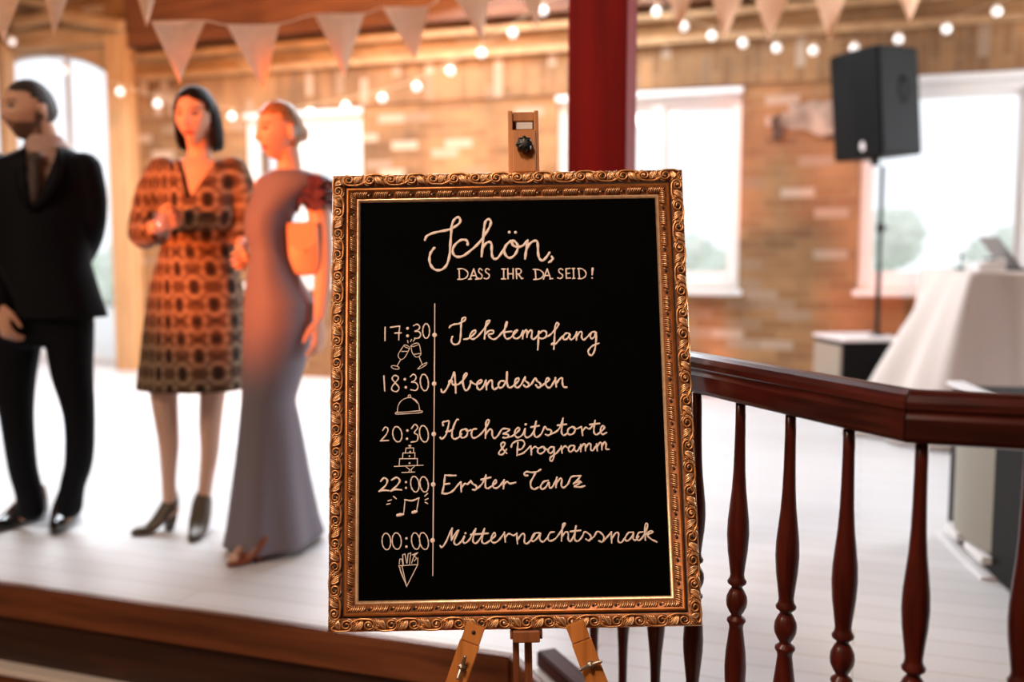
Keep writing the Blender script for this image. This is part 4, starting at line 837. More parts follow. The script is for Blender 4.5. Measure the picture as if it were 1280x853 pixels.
def add_head(bm, H, k=1.0, fem=0.0, ears=True):
    nu, nv = 72, 52; rings = []
    for j in range(1, nv):
        th = PI*j/nv; rings.append([H @ head_point(Vector((math.sin(th)*math.cos(2*PI*i/nu), math.sin(th)*math.sin(2*PI*i/nu), -math.cos(th))), k, fem) for i in range(nu)])
    loft(bm, rings)
    if ears:
        for s_ in (-1, 1):
            m = H @ T(s_*0.079*k, 0.012*k, -0.006*k) @ Matrix.Rotation(R(24*s_), 4, 'Z') @ Matrix.Diagonal((0.011*k, 0.020*k, 0.032*k, 1))
            bmesh.ops.create_uvsphere(bm, u_segments=14, v_segments=10, radius=1.0, matrix=m)
def add_hand(bm, wrist, dirv, palm, thumb_side, curl=22, k=1.0):
    d = Vector(dirv).normalized(); pn = Vector(palm); pn = (pn-d*pn.dot(d)).normalized(); sd = d.cross(pn)*thumb_side
    w_ = Vector(wrist)
    tube(bm, [w_-d*0.02*k, w_+d*0.02*k, w_+d*0.055*k, w_+d*0.092*k], [0.026*k, 0.034*k, 0.041*k, 0.039*k], 14, round_ends=True, squash=(pn, 0.42))
    for off, ln, fan in ((0.028, 0.072, 0.13), (0.0095, 0.080, 0.04), (-0.0095, 0.075, -0.05), (-0.028, 0.058, -0.15)):
        p = w_+d*0.088*k+sd*off*k; dv = (d+sd*fan).normalized(); pts = [p-dv*0.012*k, p]; a = 0
        for f in (0.42, 0.32, 0.26):
            a += R(curl); p = p + (dv*math.cos(a)+pn*math.sin(a))*ln*f*k; pts.append(p)
        tube(bm, pts, [0.0092*k, 0.0090*k, 0.0083*k, 0.0075*k, 0.0062*k], 9, round_ends=True)
    p = w_+d*0.022*k+sd*0.026*k; dv = (d*0.75+sd*0.62+pn*0.35).normalized(); dv2 = (d*0.95+sd*0.15+pn*0.40).normalized()
    tube(bm, [p-dv*0.01, p+dv*0.035*k, p+dv*0.035*k+dv2*0.034*k, p+dv*0.035*k+dv2*0.055*k], [0.014*k, 0.0115*k, 0.0095*k, 0.0075*k], 9, round_ends=True)
def add_foot(bm, ankle, toe, k=1.0):
    a, t = Vector(ankle), Vector(toe); h = Vector((t.x-a.x, t.y-a.y, 0)); 
    tube(bm, [a+Vector((0, 0, 0.02)), a-h.normalized()*0.02+Vector((0, 0, -0.035*k)), a+h*0.5+Vector((0, 0, (t.z-a.z)*0.62)), t+Vector((0, 0, 0.006))], [0.036*k, 0.036*k, 0.034*k, 0.022*k], 12, round_ends=True)
def ering(c, rx, ry, n=40, wave=0.0, freq=9, ph=0.0, ax=None, ay=None):
    ax = ax or _right; ay = ay or _fwd
    return [c + ax*(rx*(1+wave*math.sin(freq*2*PI*i/n+ph))*math.cos(2*PI*i/n)) + ay*(ry*(1+wave*math.sin(freq*2*PI*i/n+ph))*math.sin(2*PI*i/n)) for i in range(n)]
def px_rings(D, rows, n=48):
    """rows: (v, uL, uR, half depth, depth shift, fold depth, fold count)"""
    out = []
    for row in rows:
        v, uL, uR, ry = row[:4]; dd = row[4] if len(row) > 4 else 0; wv = row[5] if len(row) > 5 else 0; fq = row[6] if len(row) > 6 else 9
        a, b = at_depth(uL, v, D+dd), at_depth(uR, v, D+dd); c = (a+b)/2; c.z = max(c.z, 0.02)
        out.append(ering(c, (b-a).length/2, ry, n, wv, fq, 0.7))
    return out
def limb(bm, D, pts, n=16, round_ends=True):
    """pts: (u, v, depth shift, radius)"""
    tube(bm, spline([at_depth(u, v, D+dd) for u, v, dd, r in pts], 4), [x.x for x in spline([(r, 0, 0) for *_, r in pts], 4)], n, round_ends=round_ends)
def shoe(heel, toe, width, height, heel_h, mat, parent, label=None, name='shoe', open_top=True):
    a = Vector((heel.x, heel.y, 0)); b = Vector((toe.x, toe.y, 0)); d = (b-a); L = d.length; d.normalize(); sd = Vector((d.y, -d.x, 0))
    bm = bmesh.new(); rings = []
    for i in range(15):
        s_ = i/14
        wv = width/2*(0.72+0.28*math.sin(PI*min(1, s_*1.25+0.1)))*(1 if s_ < 0.72 else max(0.16, 1-((s_-0.72)/0.29)**2))*(1 if s_ > 0.04 else 0.75)
        z0 = heel_h*(0.5+0.5*math.cos(PI*min(1, s_/0.68))) + 0.006
        ht = height*(1-0.62*min(1, max(0, (s_-0.22)/0.5))**0.8) * (1 if s_ < 0.9 else 1-0.5*(s_-0.9)/0.1)
        c = a+d*(L*s_)
        rings.append([c+sd*(wv*x)+Vector((0, 0, z0+ht*z)) for x, z in ((-1, 0), (-1.02, 0.25), (-0.92, 0.6), (-0.6, 0.92), (0, 1.0), (0.6, 0.92), (0.92, 0.6), (1.02, 0.25), (1, 0), (0.5, -0.02), (-0.5, -0.02))])
    loft(bm, rings)
    o = obj(name, bm, mat, parent, True, world=True)
    bm = bmesh.new()
    if heel_h > 0.03:
        tp = a+d*0.035; loft(bm, [[tp+d*x*0.9+sd*y*0.9+Vector((0, 0, 0.0)) for x, y in ((-.016, -.016), (.016, -.016), (.016, .016), (-.016, .016))], [tp-d*0.004+d*x*1.4+sd*y*1.4+Vector((0, 0, heel_h*0.55)) for x, y in ((-.016, -.016), (.016, -.016), (.016, .016), (-.016, .016))], [tp+d*x*1.9+sd*y*1.7+Vector((0, 0, heel_h+0.008)) for x, y in ((-.016, -.016), (.016, -.016), (.016, .016), (-.016, .016))]])
    else:
        loft(bm, [[a+d*(L*s_)+sd*(x*width*0.36)+Vector((0, 0, z)) for x, z in ((-1, 0), (1, 0), (1, 0.0055), (-1, 0.0055))] for s_ in (0.02, 0.3)])
    obj('heel', bm, mat, o, world=True)
    if label: o['label'] = label
    return o
def skin_mat(name):
    m, nt, b = newmat(name); at = nt.nodes.new('ShaderNodeAttribute'); at.attribute_name = 'tone'; nt.links.new(at.outputs['Color'], b.inputs['Base Color'])
    b.inputs['Roughness'].default_value = 0.55; b.inputs['Specular IOR Level'].default_value = 0.3; b.inputs['Subsurface Weight'].default_value = 0.12; b.inputs['Subsurface Radius'].default_value = (0.012, 0.005, 0.003); b.inputs['Subsurface Scale'].default_value = 0.5
    return m
def sst(a, b, x): t = max(0.0, min(1.0, (x-a)/(b-a))); return t*t*(3-2*t)
def finish_body(bm, root, H, k, skin, brow_c, stub_c=None, lip_c=(0.42, 0.10, 0.08)):
    """skin tone per vertex with brows, eyes, lips and beard in their own colours"""
    Hi = H.inverted(); base = Vector(skin)
    lay = bm.verts.layers.float_color.new('tone')
    for v_ in bm.verts:
        c = base.copy(); p = (Hi @ v_.co)/k
        if abs(p.x) < 0.09 and -0.14 < p.y < 0.10 and abs(p.z) < 0.13:
            ax = abs(p.x)
            if stub_c:
                w_ = (1-sst(-0.052, -0.040, p.z))*(1-sst(-0.02, 0.025, p.y)) if p.y < 0.03 else 0
                w_ = max(w_, (1-sst(0.0, 0.012, abs(p.z+0.047)))*(1-sst(0.020, 0.030, ax)) if p.y < -0.05 else 0, (1-sst(0.008, 0.02, abs(p.y-0.0)))*(1-sst(-0.02, 0.02, p.z)) if ax > 0.05 else 0)
                c = c.lerp(Vector(stub_c), 0.85*w_)
            if p.y < -0.05:
                e = ((ax-0.031)/0.0150)**2 + ((p.z-0.0105)/0.0062)**2
                c = c.lerp(Vector((0.35, 0.28, 0.24)), 1-sst(0.7, 1.2, e))
                c = c.lerp(Vector((0.03, 0.018, 0.012)), 1-sst(0.5, 1.3, ((ax-0.031)/0.0062)**2 + ((p.z-0.0105)/0.0062)**2))
                c = c.lerp(Vector((0.04, 0.022, 0.015)), (1-sst(0.4, 1.4, ((p.z-0.0170+9*(ax-0.031)**2)/0.0022)**2))*(1-sst(0.013, 0.017, abs(ax-0.031))))
                c = c.lerp(Vector(brow_c), 0.85*(1-sst(0.5, 1.5, ((p.z-(0.033-9*(ax-0.034)**2))/0.0038)**2))*(1-sst(0.015, 0.020, abs(ax-0.033))))
                c = c.lerp(Vector(lip_c), 1-sst(0.6, 1.3, (p.x/0.024)**2 + ((p.z+0.060)/0.0085)**2))
        v_[lay] = (c.x, c.y, c.z, 1)
    return obj('body', bm, skin_mat('skin'), root, True, world=True)
def soften_edge(bm, n=8):
    be = [e for e in bm.edges if e.is_boundary]; nb = {}
    for e in be:
        a_, b_ = e.verts; nb.setdefault(a_, []).append(b_); nb.setdefault(b_, []).append(a_)
    for _ in range(n):
        new = {v_: (v_.co*2+q[0].co+q[1].co)/4 for v_, q in nb.items() if len(q) == 2}
        for v_, c in new.items(): v_.co = c
def hair_shell(H, k, keep, thick, fem=0.0, nu=72, nv=52, voxel=None):
    bm = bmesh.new(); rows = []
    for j in range(nv+1):
        th = PI*j/nv; row = []
        for i in range(nu):
            d = Vector((math.sin(th)*math.cos(2*PI*i/nu), math.sin(th)*math.sin(2*PI*i/nu), math.cos(th)))
            p = head_point(d, 1.0, fem); n = Vector((p.x/0.074**2, p.y/0.096**2, p.z/0.116**2)).normalized()
            row.append((p, n))
        rows.append(row)
    V = {}
    def vert(j, i):
        i %= nu
        if (j, i) not in V:
            p, n = rows[j][i]; V[(j, i)] = bm.verts.new(H @ ((p+n*thick(p))*k))
        return V[(j, i)]
    for j in range(nv):
        for i in range(nu):
            p = (rows[j][i][0]+rows[j+1][(i+1) % nu][0])/2
            if keep(p):
                vs_ = [vert(j, i), vert(j+1, i), vert(j+1, i+1), vert(j, i+1)]
                try: bm.faces.new(vs_)
                except ValueError: pass
    bmesh.ops.remove_doubles(bm, verts=bm.verts[:], dist=1e-6)
    return bm
def fabric(name, col, rough=0.8, noise=0.1, scale=120, bump=0.15): return pbr(name, col, rough, noise=noise, nscale=scale, bump=bump, spec=0.2)
# ================= the man in the dark suit
DMAN = 4.00
mf = at_floor(48, 655); man = thing('person', 'man in a dark suit and tie standing at the left edge, looking left', 'person', T(mf.x, mf.y, 0) @ Matrix.Rotation(YAW, 4, 'Z'))
hair_m = pbr('short_dark_hair', (0.022, 0.014, 0.010), 0.6, noise=0.3, nscale=200, bump=0.4)
suit = pbr('black_navy_suit', (0.0035, 0.004, 0.006), 0.7, noise=0.2, nscale=120, bump=0.15, spec=0.12); shirt_m = fabric('pale_pink_shirt', (0.46, 0.30, 0.25)); tie_m = fabric('dark_patterned_tie', (0.07, 0.055, 0.05), 0.6, 0.5, 60); shoe_m = pbr('black_polished_leather', (0.008, 0.008, 0.009), 0.15, coat=0.5)
KM = 1.04
HM = head_frame(at_depth(38, 139, DMAN), -42, 2)
bm = bmesh.new(); add_head(bm, HM, KM)
limb(bm, DMAN, [(50, 160, 0.015, 0.054), (55, 178, 0.025, 0.055), (54, 205, 0.03, 0.060)])
loft(bm, px_rings(DMAN, [(190, 40, 74, .045), (205, 14, 92, .068), (235, 8, 96, .088), (300, 12, 92, .09), (360, 4, 98, .10), (405, 2, 102, .105), (425, 8, 96, .09)]))
limb(bm, DMAN, [(104, 214, 0, .052), (108, 290, .05, .042), (86, 345, .19, .028)])
limb(bm, DMAN, [(-2, 214, 0, .052), (-16, 300, -.02, .042), (0, 376, -.155, .028)])
add_hand(bm, at_depth(1, 382, DMAN-.165), at_depth(9, 425, DMAN-.185)-at_depth(1, 382, DMAN-.165), _right*0.6+_fwd*0.8, 1, 24, 1.0)
add_hand(bm, at_depth(84, 347, DMAN+.195), at_depth(48, 352, DMAN+.20)-at_depth(84, 347, DMAN+.195), _fwd, -1, 20, 1.0)
limb(bm, DMAN, [(25, 420, 0, .066), (20, 500, -.005, .044), (27, 575, .005, .040), (38, 628, .02, .028)])
limb(bm, DMAN, [(87, 420, 0, .066), (96, 500, -.005, .042), (99, 560, .005, .038), (87, 626, .02, .030)])
add_foot(bm, at_depth(40, 636, DMAN+.04), at_floor(20, 656)+Vector((0, 0, .012)), .5); add_foot(bm, at_depth(87, 634, DMAN+.04), at_floor(78, 658)+Vector((0, 0, .012)), .5)
finish_body(evaluated(bm, 0.0045, 2), man, HM, KM, (0.60, 0.34, 0.23), (0.04, 0.025, 0.018), (0.065, 0.034, 0.024), (0.36, 0.15, 0.11))
def keep_m(p): return p.z > 0.076 - 0.016*abs(p.x)/0.07 or (p.y > -0.022 and p.z > 0.040) or (p.y > 0.000 and p.z > 0.022) or (p.y > 0.034 and p.z > -0.045)
obj('hair', hair_shell(HM, KM, keep_m, lambda p: 0.004), hair_m, man, True, world=True)
bm = bmesh.new(); loft(bm, px_rings(DMAN, [(180, 38, 78, .058), (192, 26, 84, .075), (205, 4, 100, .10), (240, 0, 100, .115), (300, 6, 98, .115)]))
sh_ = obj('shirt', evaluated(bm, 0.008, 2), shirt_m, man, True, world=True)
bm = bmesh.new(); loft(bm, px_rings(DMAN+.022, [(171, 37, 74, .056), (180, 35, 78, .062), (188, 31, 84, .072), (187, 29, 86, .076), (178, 32, 80, .067), (170, 35, 76, .060)]), False); obj('collar', bm, shirt_m, sh_, True, world=True)
def front_at(u, v, D, extra): return at_depth(u, v, D-extra)
bm = bmesh.new(); kn = [(44, 190, .112), (43, 198, .122), (42, 206, .124), (41, 222, .127), (40, 240, .129), (39.5, 256, .129)]
wid = [.020, .025, .017, .024, .030, .033]; rr = []
for (u, v, e), w2 in zip(kn, wid):
    c = front_at(u, v, DMAN, e); rr.append([c-_right*w2-_fwd*.004, c-_fwd*.012, c+_right*w2-_fwd*.004, c+_right*w2+_fwd*.012, c-_right*w2+_fwd*.012])
loft(bm, rr); obj('necktie', bm, tie_m, man, True, world=True)
bm = bmesh.new()
loft(bm, px_rings(DMAN, [(184, 34, 84, .066), (191, 16, 98, .09), (200, -4, 112, .112), (212, -14, 120, .122), (240, -12, 114, .132), (290, -6, 108, .132), (330, -10, 112, .135, 0, .01, 7), (370, -17, 124, .145, 0, .015, 7), (397, -20, 133, .152, 0, .02, 7)]))
limb(bm, DMAN, [(106, 211, 0, .066), (114, 250, .02, .062), (112, 293, .05, .056), (98, 325, .13, .050), (86, 343, .185, .043)])
limb(bm, DMAN, [(-6, 211, 0, .066), (-14, 255, 0, .062), (-18, 300, -.02, .055), (-10, 345, -.10, .048), (0, 378, -.158, .043)])
j = evaluated(bm, 0.008, 3)
kill = []
for f in j.faces:
    c = f.calc_center_median(); u, v = px_of(c); near = (c-C_O).dot(_fwd) < DMAN+0.03
    if near and v < 262:
        t = max(0, min(1, (262-v)/(262-183)))
        if 39-9*t**0.8 < u < 39+35*t**0.8: kill.append(f)
    if v > 395.5 and abs(f.normal.z) > 0.8 and f.normal.z < 0: kill.append(f)
bmesh.ops.delete(j, geom=list(set(kill)), context='FACES'); soften_edge(j)
jk = obj('jacket', j, suit, man, True, world=True); md = jk.modifiers.new('cloth_thickness', 'SOLIDIFY'); md.thickness = 0.006; md.offset = -1
for sgn, side in ((-1, 'l'), (1, 'r')):       # lapels
    bm = bmesh.new(); rows = []
    for t in [i/8 for i in range(9)]:
        v = 262-79*t; inner = 39-9*t**0.8 if sgn < 0 else 39+35*t**0.8; wd = (3+13*math.sin(PI*min(1, t*1.05))**0.8)*sgn
        e = 0.142-0.06*max(0, (t-0.35)/0.65)**1.4
        a_, b_ = front_at(inner, v, DMAN, e), front_at(inner+wd, v+2, DMAN, e-0.004*abs(wd)/10)
        rows.append([a_-_fwd*.004, b_-_fwd*.004, b_+_fwd*.006, a_+_fwd*.006])
    loft(bm, rows); obj('lapel', bm, suit, jk, True, world=True)
bm = bmesh.new()
loft(bm, px_rings(DMAN, [(372, -6, 112, .125), (395, -14, 116, .132), (415, -14, 116, .125), (432, 0, 104, .10)]))
limb(bm, DMAN, [(24, 405, 0, .098), (18, 464, 0, .086), (21, 519, -.01, .066), (28, 582, .01, .057), (36, 614, .02, .054), (39, 636, .03, .054)])
limb(bm, DMAN, [(86, 405, 0, .098), (90, 464, 0, .083), (99, 519, -.01, .062), (99, 574, .01, .056), (91, 606, .02, .050), (87, 633, .03, .052)])
obj('trousers', evaluated(bm, 0.008, 3), suit, man, True, world=True)
a_ = at_floor(54, 645); b_ = at_floor(0, 664); shoe(a_, a_+(b_-a_).normalized()*0.30, 0.108, 0.125, 0.012, shoe_m, man)
a_ = at_floor(88, 646); b_ = at_floor(70, 668); shoe(a_, a_+(b_-a_).normalized()*0.30, 0.108, 0.125, 0.012, shoe_m, man)
# ================= the woman in the patterned dress
DW = 3.99
wf = at_floor(222, 665); wom = thing('person', 'woman with a dark bob in a brown patterned knee length dress holding a glass', 'person', T(wf.x, wf.y, 0) @ Matrix.Rotation(YAW, 4, 'Z'))
hair_w = pbr('dark_brown_hair', (0.006, 0.0035, 0.003), 0.6, noise=0.4, nscale=90, bump=0.5, spec=0.15, stretch=(1, 1, 0.1))
def dress_mat():
    m, nt, b = newmat('brown_geometric_print'); N = nt.nodes.new; L = nt.links.new; b.inputs['Roughness'].default_value = 0.8; b.inputs['Specular IOR Level'].default_value = 0.2
    tc = N('ShaderNodeTexCoord'); sp = N('ShaderNodeSeparateXYZ'); L(tc.outputs['Object'], sp.inputs[0])
    def math_(op, a, b_=None):
        n = N('ShaderNodeMath'); n.operation = op
        for i, q in enumerate((a, b_)):
            if q is None: continue
            if isinstance(q, (int, float)): n.inputs[i].default_value = q
            else: L(q, n.inputs[i])
        return n.outputs[0]
    ang = math_('MULTIPLY', math_('ARCTAN2', sp.outputs['X'], math_('MULTIPLY', sp.outputs['Y'], -1.0)), 0.17)
    sx = math_('SINE', math_('MULTIPLY', ang, 2*PI/0.092)); sz = math_('SINE', math_('MULTIPLY', sp.outputs['Z'], 2*PI/0.16))
    s2x = math_('SINE', math_('MULTIPLY', ang, 4*PI/0.092)); s2z = math_('COSINE', math_('MULTIPLY', sp.outputs['Z'], 4*PI/0.16))
    cx1 = math_('COSINE', math_('MULTIPLY', ang, 2*PI/0.088)); cz1 = math_('COSINE', math_('MULTIPLY', sp.outputs['Z'], 2*PI/0.135))
    cx2 = math_('COSINE', math_('MULTIPLY', ang, 2*PI/0.044)); cz2 = math_('COSINE', math_('MULTIPLY', sp.outputs['Z'], 2*PI/0.0375))
    ovals = math_('MULTIPLY', cx1, cz1)                   # two staggered sets of upright ovals
    val = math_('ADD', math_('MULTIPLY', math_('ABSOLUTE', math_('ADD', ovals, math_('MULTIPLY', cx2, 0.25))), -0.55), math_('ADD', math_('MULTIPLY', math_('MULTIPLY', cx2, cz2), 0.09), 0.62))
    rp = N('ShaderNodeValToRGB'); rp.color_ramp.interpolation = 'EASE'; e = rp.color_ramp.elements
    e[0].position = 0.08; e[0].color = (0.022, 0.014, 0.011, 1); e[1].position = 0.30; e[1].color = (0.10, 0.055, 0.032, 1)
    x = e.new(0.46); x.color = (0.19, 0.12, 0.072, 1); x = e.new(0.64); x.color = (0.33, 0.25, 0.17, 1)
    L(val, rp.inputs[0]); L(rp.outputs[0], b.inputs['Base Color']); return m
print_m = dress_mat()
KW = 0.985
HW = head_frame(at_depth(245, 148, DW), -6, 3, 0)
bm = bmesh.new(); add_head(bm, HW, KW, 1.0)
limb(bm, DW, [(248, 172, 0.015, 0.050), (250, 192, 0.03, 0.047), (249, 210, 0.03, 0.060)])
loft(bm, px_rings(DW, [(199, 228, 270, .05), (210, 204, 294, .075), (235, 206, 290, .088), (262, 208, 288, .090), (302, 208, 286, .085), (350, 200, 292, .10), (400, 194, 294, .115), (430, 200, 290, .10)]))
limb(bm, DW, [(201, 216, 0, .042), (188, 262, .03, .036), (184, 290, 0, .033), (194, 284, -.15, .025), (199, 281, -.18, .023)])
limb(bm, DW, [(292, 216, 0, .042), (305, 255, .05, .036), (306, 290, .04, .033), (303, 306, -.12, .025), (302, 310, -.15, .023)])
w1a = at_depth(199, 281, DW-.18); add_hand(bm, w1a, _right*0.85-_fwd*0.35+_up*0.28, -_fwd*0.9-_right*0.35, -1, 36, 0.92)
w1b = at_depth(302, 310, DW-.15); add_hand(bm, w1b, at_depth(308, 322, DW-.25)-w1b, _up*-0.3-_right*0.9, 1, 38, 0.92)
limb(bm, DW, [(222, 420, 0, .078), (206, 480, -.02, .058), (207, 515, .0, .050), (211, 555, .02, .041), (211, 598, .03, .029), (212, 622, .03, .028)])
limb(bm, DW, [(272, 420, 0, .078), (266, 490, .02, .053), (263, 530, .05, .046), (262, 565, .07, .037), (257, 605, .08, .028), (254, 632, .08, .027)])
ta = at_floor(164, 671); ha = at_floor(222, 661); tb = at_floor(240, 680); hb = at_floor(256, 657)
add_foot(bm, at_depth(214, 632, DW+.03), ta.lerp(ha, .30)+Vector((0, 0, .012)), .5); add_foot(bm, at_depth(254, 640, DW+.08), tb.lerp(hb, .30)+Vector((0, 0, .012)), .5)
finish_body(evaluated(bm, 0.0045, 2), wom, HW, KW, (0.66, 0.40, 0.28), (0.035, 0.02, 0.015))
# bob: cap plus two curtains falling to the chin
def keep_w(p):
    part = 0.075 - 0.030*max(0, p.x-0.0)/0.07 - 0.012*max(0, -p.x)/0.07
    return p.z > part + 0.001 or (p.y > -0.045 and p.z > 0.02 and abs(p.x) > 0.052) or (p.y > -0.020 and p.z > 0.0) or p.y > 0.02
bm = hair_shell(HW, KW, keep_w, lambda p: 0.014)
geo = bmesh.ops.solidify(bm, geom=bm.faces[:], thickness=0.010)
rows = []
for z, rx, ry, yc in ((0.085, 0.060, 0.075, 0.010), (0.05, 0.083, 0.098, 0.012), (0.0, 0.093, 0.104, 0.018), (-0.05, 0.097, 0.100, 0.022), (-0.095, 0.096, 0.092, 0.026), (-0.122, 0.088, 0.080, 0.030)):
    rows.append([HW @ (Vector((rx*math.sin(a), yc+ry*math.cos(a)*(1 if math.cos(a) > 0 else 0.80), z-0.010*math.cos(a)))*KW) for a in [R(-126+252*i/40) for i in range(41)]])
outer = rows; inner = [[p + (HW.translation+Vector((0, 0, p.z-HW.translation.z))-p)*0.17 for p in r] for r in rows]
sec = [o_+i_[::-1] for o_, i_ in zip(outer, inner)]
b3 = bmesh.new(); loft(b3, sec); me_ = bpy.data.meshes.new('t'); b3.to_mesh(me_); b3.free(); bm.from_mesh(me_); bpy.data.meshes.remove(me_)
obj('hair', evaluated(bm, 0.006, 3), hair_w, wom, True, world=True)
bm = bmesh.new()
loft(bm, px_rings(DW, [(200, 222, 276, .062), (207, 203, 292, .085), (216, 193, 302, .10), (240, 197, 298, .112), (264, 200, 294, .115), (290, 204, 290, .108), (304, 204, 290, .106), (325, 198, 295, .118), (350, 190, 301, .13, 0, .012, 9), (400, 182, 306, .145, 0, .02, 9), (450, 177, 308, .155, 0, .03, 9), (487, 173, 308, .16, 0, .04, 9)]))
limb(bm, DW, [(203, 214, 0, .060), (190, 240, .01, .062), (184, 268, .02, .064), (180, 292, .0, .062), (188, 289, -.10, .052)])
limb(bm, DW, [(292, 214, 0, .060), (302, 240, .02, .060), (305, 268, .04, .058), (305, 290, .03, .054), (303, 298, -.05, .046)])
dr = evaluated(bm, 0.008, 3); kill = []
for f in dr.faces:
    c = f.calc_center_median(); u, v = px_of(c); near = (c-C_O).dot(_fwd) < DW+0.02
    t = max(0, min(1, (250-v)/52))
    if near and v < 250 and 235-11*t**0.6 < u < 235+36*t: kill.append(f)
    if v > 480 and f.normal.z < -0.8: kill.append(f)
bmesh.ops.delete(dr, geom=list(set(kill)), context='FACES'); soften_edge(dr)
do = obj('dress', dr, print_m, wom, True, world=True); md = do.modifiers.new('cloth_thickness', 'SOLIDIFY'); md.thickness = 0.004; md.offset = -1
heel_m = pbr('dark_olive_leather', (0.075, 0.055, 0.035), 0.4)
shoe(ha, ta, 0.082, 0.072, 0.085, heel_m, wom); shoe(hb, tb, 0.082, 0.072, 0.085, heel_m, wom)
# tumbler in her hand
gl = w1a+(_right*0.85-_fwd*0.35+_up*0.28).normalized()*0.062+(-_fwd*0.9-_right*0.35).normalized()*0.050-_up*0.022
tum = thing('drinking_glass', 'small clear drinking glass in the hand of the woman in the patterned dress', 'glass', T(gl))
bm = bmesh.new(); lathe(bm, [(0.001, -0.05), (0.028, -0.05), (0.030, -0.045), (0.034, 0.045), (0.032, 0.045), (0.028, -0.040), (0.001, -0.040)], 20); obj('bowl', bm, MAT['tumbler'], tum, True)
# ================= the woman in the long gown
DG = 3.78
gf = at_floor(335, 690); gwn = thing('person', 'blond woman with tied up hair in a long grey mauve gown, seen from the side', 'person', T(gf.x, gf.y, 0) @ Matrix.Rotation(YAW, 4, 'Z'))
hair_g = pbr('blond_hair', (0.30, 0.15, 0.06), 0.4, noise=0.4, nscale=60, bump=0.4); gown_m = fabric('grey_mauve_crepe', (0.19, 0.17, 0.20), 0.6, 0.06, 200); ruff_m = fabric('dark_plum_ruffle', (0.10, 0.035, 0.05), 0.7, 0.4, 60)
KG = 0.93
HG = head_frame(at_depth(350, 165, DG), -48, 4)
bm = bmesh.new(); add_head(bm, HG, KG, 1.0)
limb(bm, DG, [(357, 185, 0.015, 0.048), (361, 202, 0.03, 0.045), (360, 220, 0.03, 0.056)])
loft(bm, px_rings(DG, [(212, 340, 384, .055), (224, 324, 402, .075), (245, 322, 384, .09), (270, 312, 362, .095), (310, 318, 358, .09), (350, 314, 370, .105), (390, 312, 388, .125), (420, 316, 384, .12)]))
limb(bm, DG, [(395, 232, 0, .050), (400, 275, .01, .044), (404, 325, .0, .036), (403, 360, -.02, .032), (400, 396, -.04, .024)])
limb(bm, DG, [(332, 234, .10, .046), (334, 290, .16, .038), (342, 340, .16, .033), (350, 385, .12, .024)])
add_hand(bm, at_depth(400, 399, DG-.045), at_depth(398, 440, DG-.06)-at_depth(400, 399, DG-.045), -_right*0.8+_fwd*0.4, -1, 16, 0.92)
add_hand(bm, at_depth(351, 388, DG+.12), at_depth(356, 425, DG+.10)-at_depth(351, 388, DG+.12), _right, 1, 18, 0.92)
limb(bm, DG, [(336, 410, 0, .085), (330, 500, 0, .055), (326, 580, .02, .045), (326, 655, .04, .030)])
limb(bm, DG, [(364, 410, 0.02, .085), (352, 500, .06, .055), (356, 580, .12, .045), (368, 645, .14, .030)])
tg = at_floor(284, 710); hg = at_floor(334, 699); tg2 = at_floor(345, 692); hg2 = at_floor(384, 676)
add_foot(bm, at_depth(328, 662, DG+.04), tg.lerp(hg, .15)+Vector((0, 0, .022)), .82); add_foot(bm, at_depth(370, 652, DG+.14), tg2.lerp(hg2, .15)+Vector((0, 0, .022)), .82)
finish_body(evaluated(bm, 0.0045, 2), gwn, HG, KG, (0.68, 0.42, 0.30), (0.22, 0.11, 0.05))
def keep_g(p): return p.z > 0.066 or (p.y > -0.030 and p.z > 0.035) or (p.y > 0.020 and p.z > -0.065 and abs(p.x) < 0.072) or (p.y > 0.045)
bm = hair_shell(HG, KG, keep_g, lambda p: 0.009); bmesh.ops.solidify(bm, geom=bm.faces[:], thickness=0.006)
m_ = HG @ T(0.0, 0.098*KG, -0.005) @ Matrix.Diagonal((0.032, 0.026, 0.034, 1)); bmesh.ops.create_uvsphere(bm, u_segments=18, v_segments=12, radius=1, matrix=m_)
obj('hair', evaluated(bm, 0.0055, 2), hair_g, gwn, True, world=True)
bm = bmesh.new()
loft(bm, px_rings(DG, [(213, 337, 388, .062), (221, 325, 402, .085), (232, 319, 402, .098), (250, 314, 382, .108), (270, 307, 366, .116), (292, 307, 361, .110), (312, 314, 362, .104), (345, 310, 374, .124), (380, 306, 394, .146), (410, 306, 393, .148), (450, 305, 383, .135), (500, 303, 369, .125), (550, 299, 378, .16, .02, .02, 7), (600, 294, 386, .20, .04, .035, 7), (650, 289, 396, .25, .07, .05, 7), (686, 286, 402, .285, .09, .06, 7)], 56))
g_ = evaluated(bm, 0.009, 3); kill = [f for f in g_.faces if f.normal.z < -0.8 and px_of(f.calc_center_median())[1] > 640]
bmesh.ops.delete(g_, geom=kill, context='FACES'); soften_edge(g_)
go = obj('gown', g_, gown_m, gwn, True, world=True); md = go.modifiers.new('cloth_thickness', 'SOLIDIFY'); md.thickness = 0.004; md.offset = -1
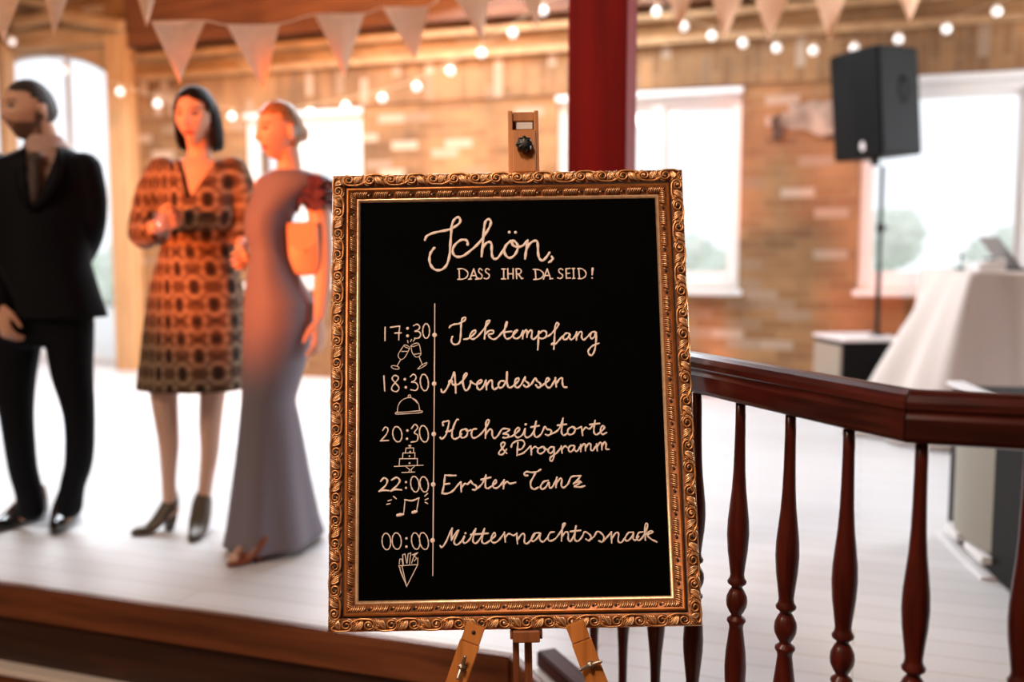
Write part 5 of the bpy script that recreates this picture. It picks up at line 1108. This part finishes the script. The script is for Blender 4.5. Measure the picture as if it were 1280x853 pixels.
# flutter sleeve at her near shoulder, in layers
sl = None
for lay, (dv, r0, ext) in enumerate(((0, .058, .0), (14, .062, .012), (26, .060, .02))):
    bm = bmesh.new(); rows = []
    for t in [i/6 for i in range(7)]:
        c = at_depth(388+10*t, 220+dv+14*t, DG-0.005); rr_ = r0+0.006*t+ext*t
        rows.append([c+_right*(rr_*0.95*(1+0.10*t*math.sin(6*a+lay))*math.cos(a))+_fwd*(rr_*1.0*(1+0.10*t*math.sin(6*a+lay))*math.sin(a))+Vector((0, 0, 0.018*math.sin(5*a)*t)) for a in [2*PI*i/48 for i in range(48)]])
    if lay: rows = [[p for p in r] for r in rows]
    loft(bm, rows, False); f_ = obj('sleeve_ruffle', bm, ruff_m, gwn, True, world=True); md = f_.modifiers.new('cloth_thickness', 'SOLIDIFY'); md.thickness = 0.003
sand_m = pbr('red_brown_sandal', (0.22, 0.06, 0.03), 0.4)
shoe(hg, tg, 0.078, 0.05, 0.07, sand_m, gwn); shoe(hg2, tg2, 0.078, 0.05, 0.07, sand_m, gwn)
# clutch bag tucked under her arm
cc_ = at_depth(381, 311, DG-0.02); clm = T(cc_) @ Matrix.Rotation(YAW, 4, 'Z') @ Matrix.Rotation(R(-3), 4, 'Y')
clu = thing('clutch_bag', 'peach clutch bag tucked under the arm of the woman in the long gown', 'bag', clm)
peach = pbr('peach_leather', (0.66, 0.36, 0.22), 0.45, bump=0.1, nscale=200)
bm = bmesh.new(); sec = []
for y, k in ((-0.028, 0.90), (-0.024, 0.97), (0.0, 1.0), (0.024, 0.97), (0.028, 0.90)):
    ring = []
    for i in range(40):
        a = 2*PI*i/40; ca, sa = math.cos(a), math.sin(a); e = 0.55 if sa < 0 else 0.30
        ring.append((math.copysign(abs(ca)**e, ca)*0.060*k, y, math.copysign(abs(sa)**e, sa)*0.102*k))
    sec.append(ring)
loft(bm, sec); obj('pouch', bm, peach, clu, True)
bm = bmesh.new(); sec = []
for y, k in ((-0.0305, 0.97), (-0.0285, 1.0)): sec.append([(x*k, y, z) for x, z in ((-0.058, 0.098), (0.058, 0.098), (0.056, 0.02), (0.0, -0.02), (-0.056, 0.02))])
loft(bm, sec); obj('flap', bm, peach, clu)
bm = bmesh.new(); ball(bm, (0, -0.033, -0.008), 0.006, 10); obj('clasp', bm, MAT['gold_light'], clu, True)
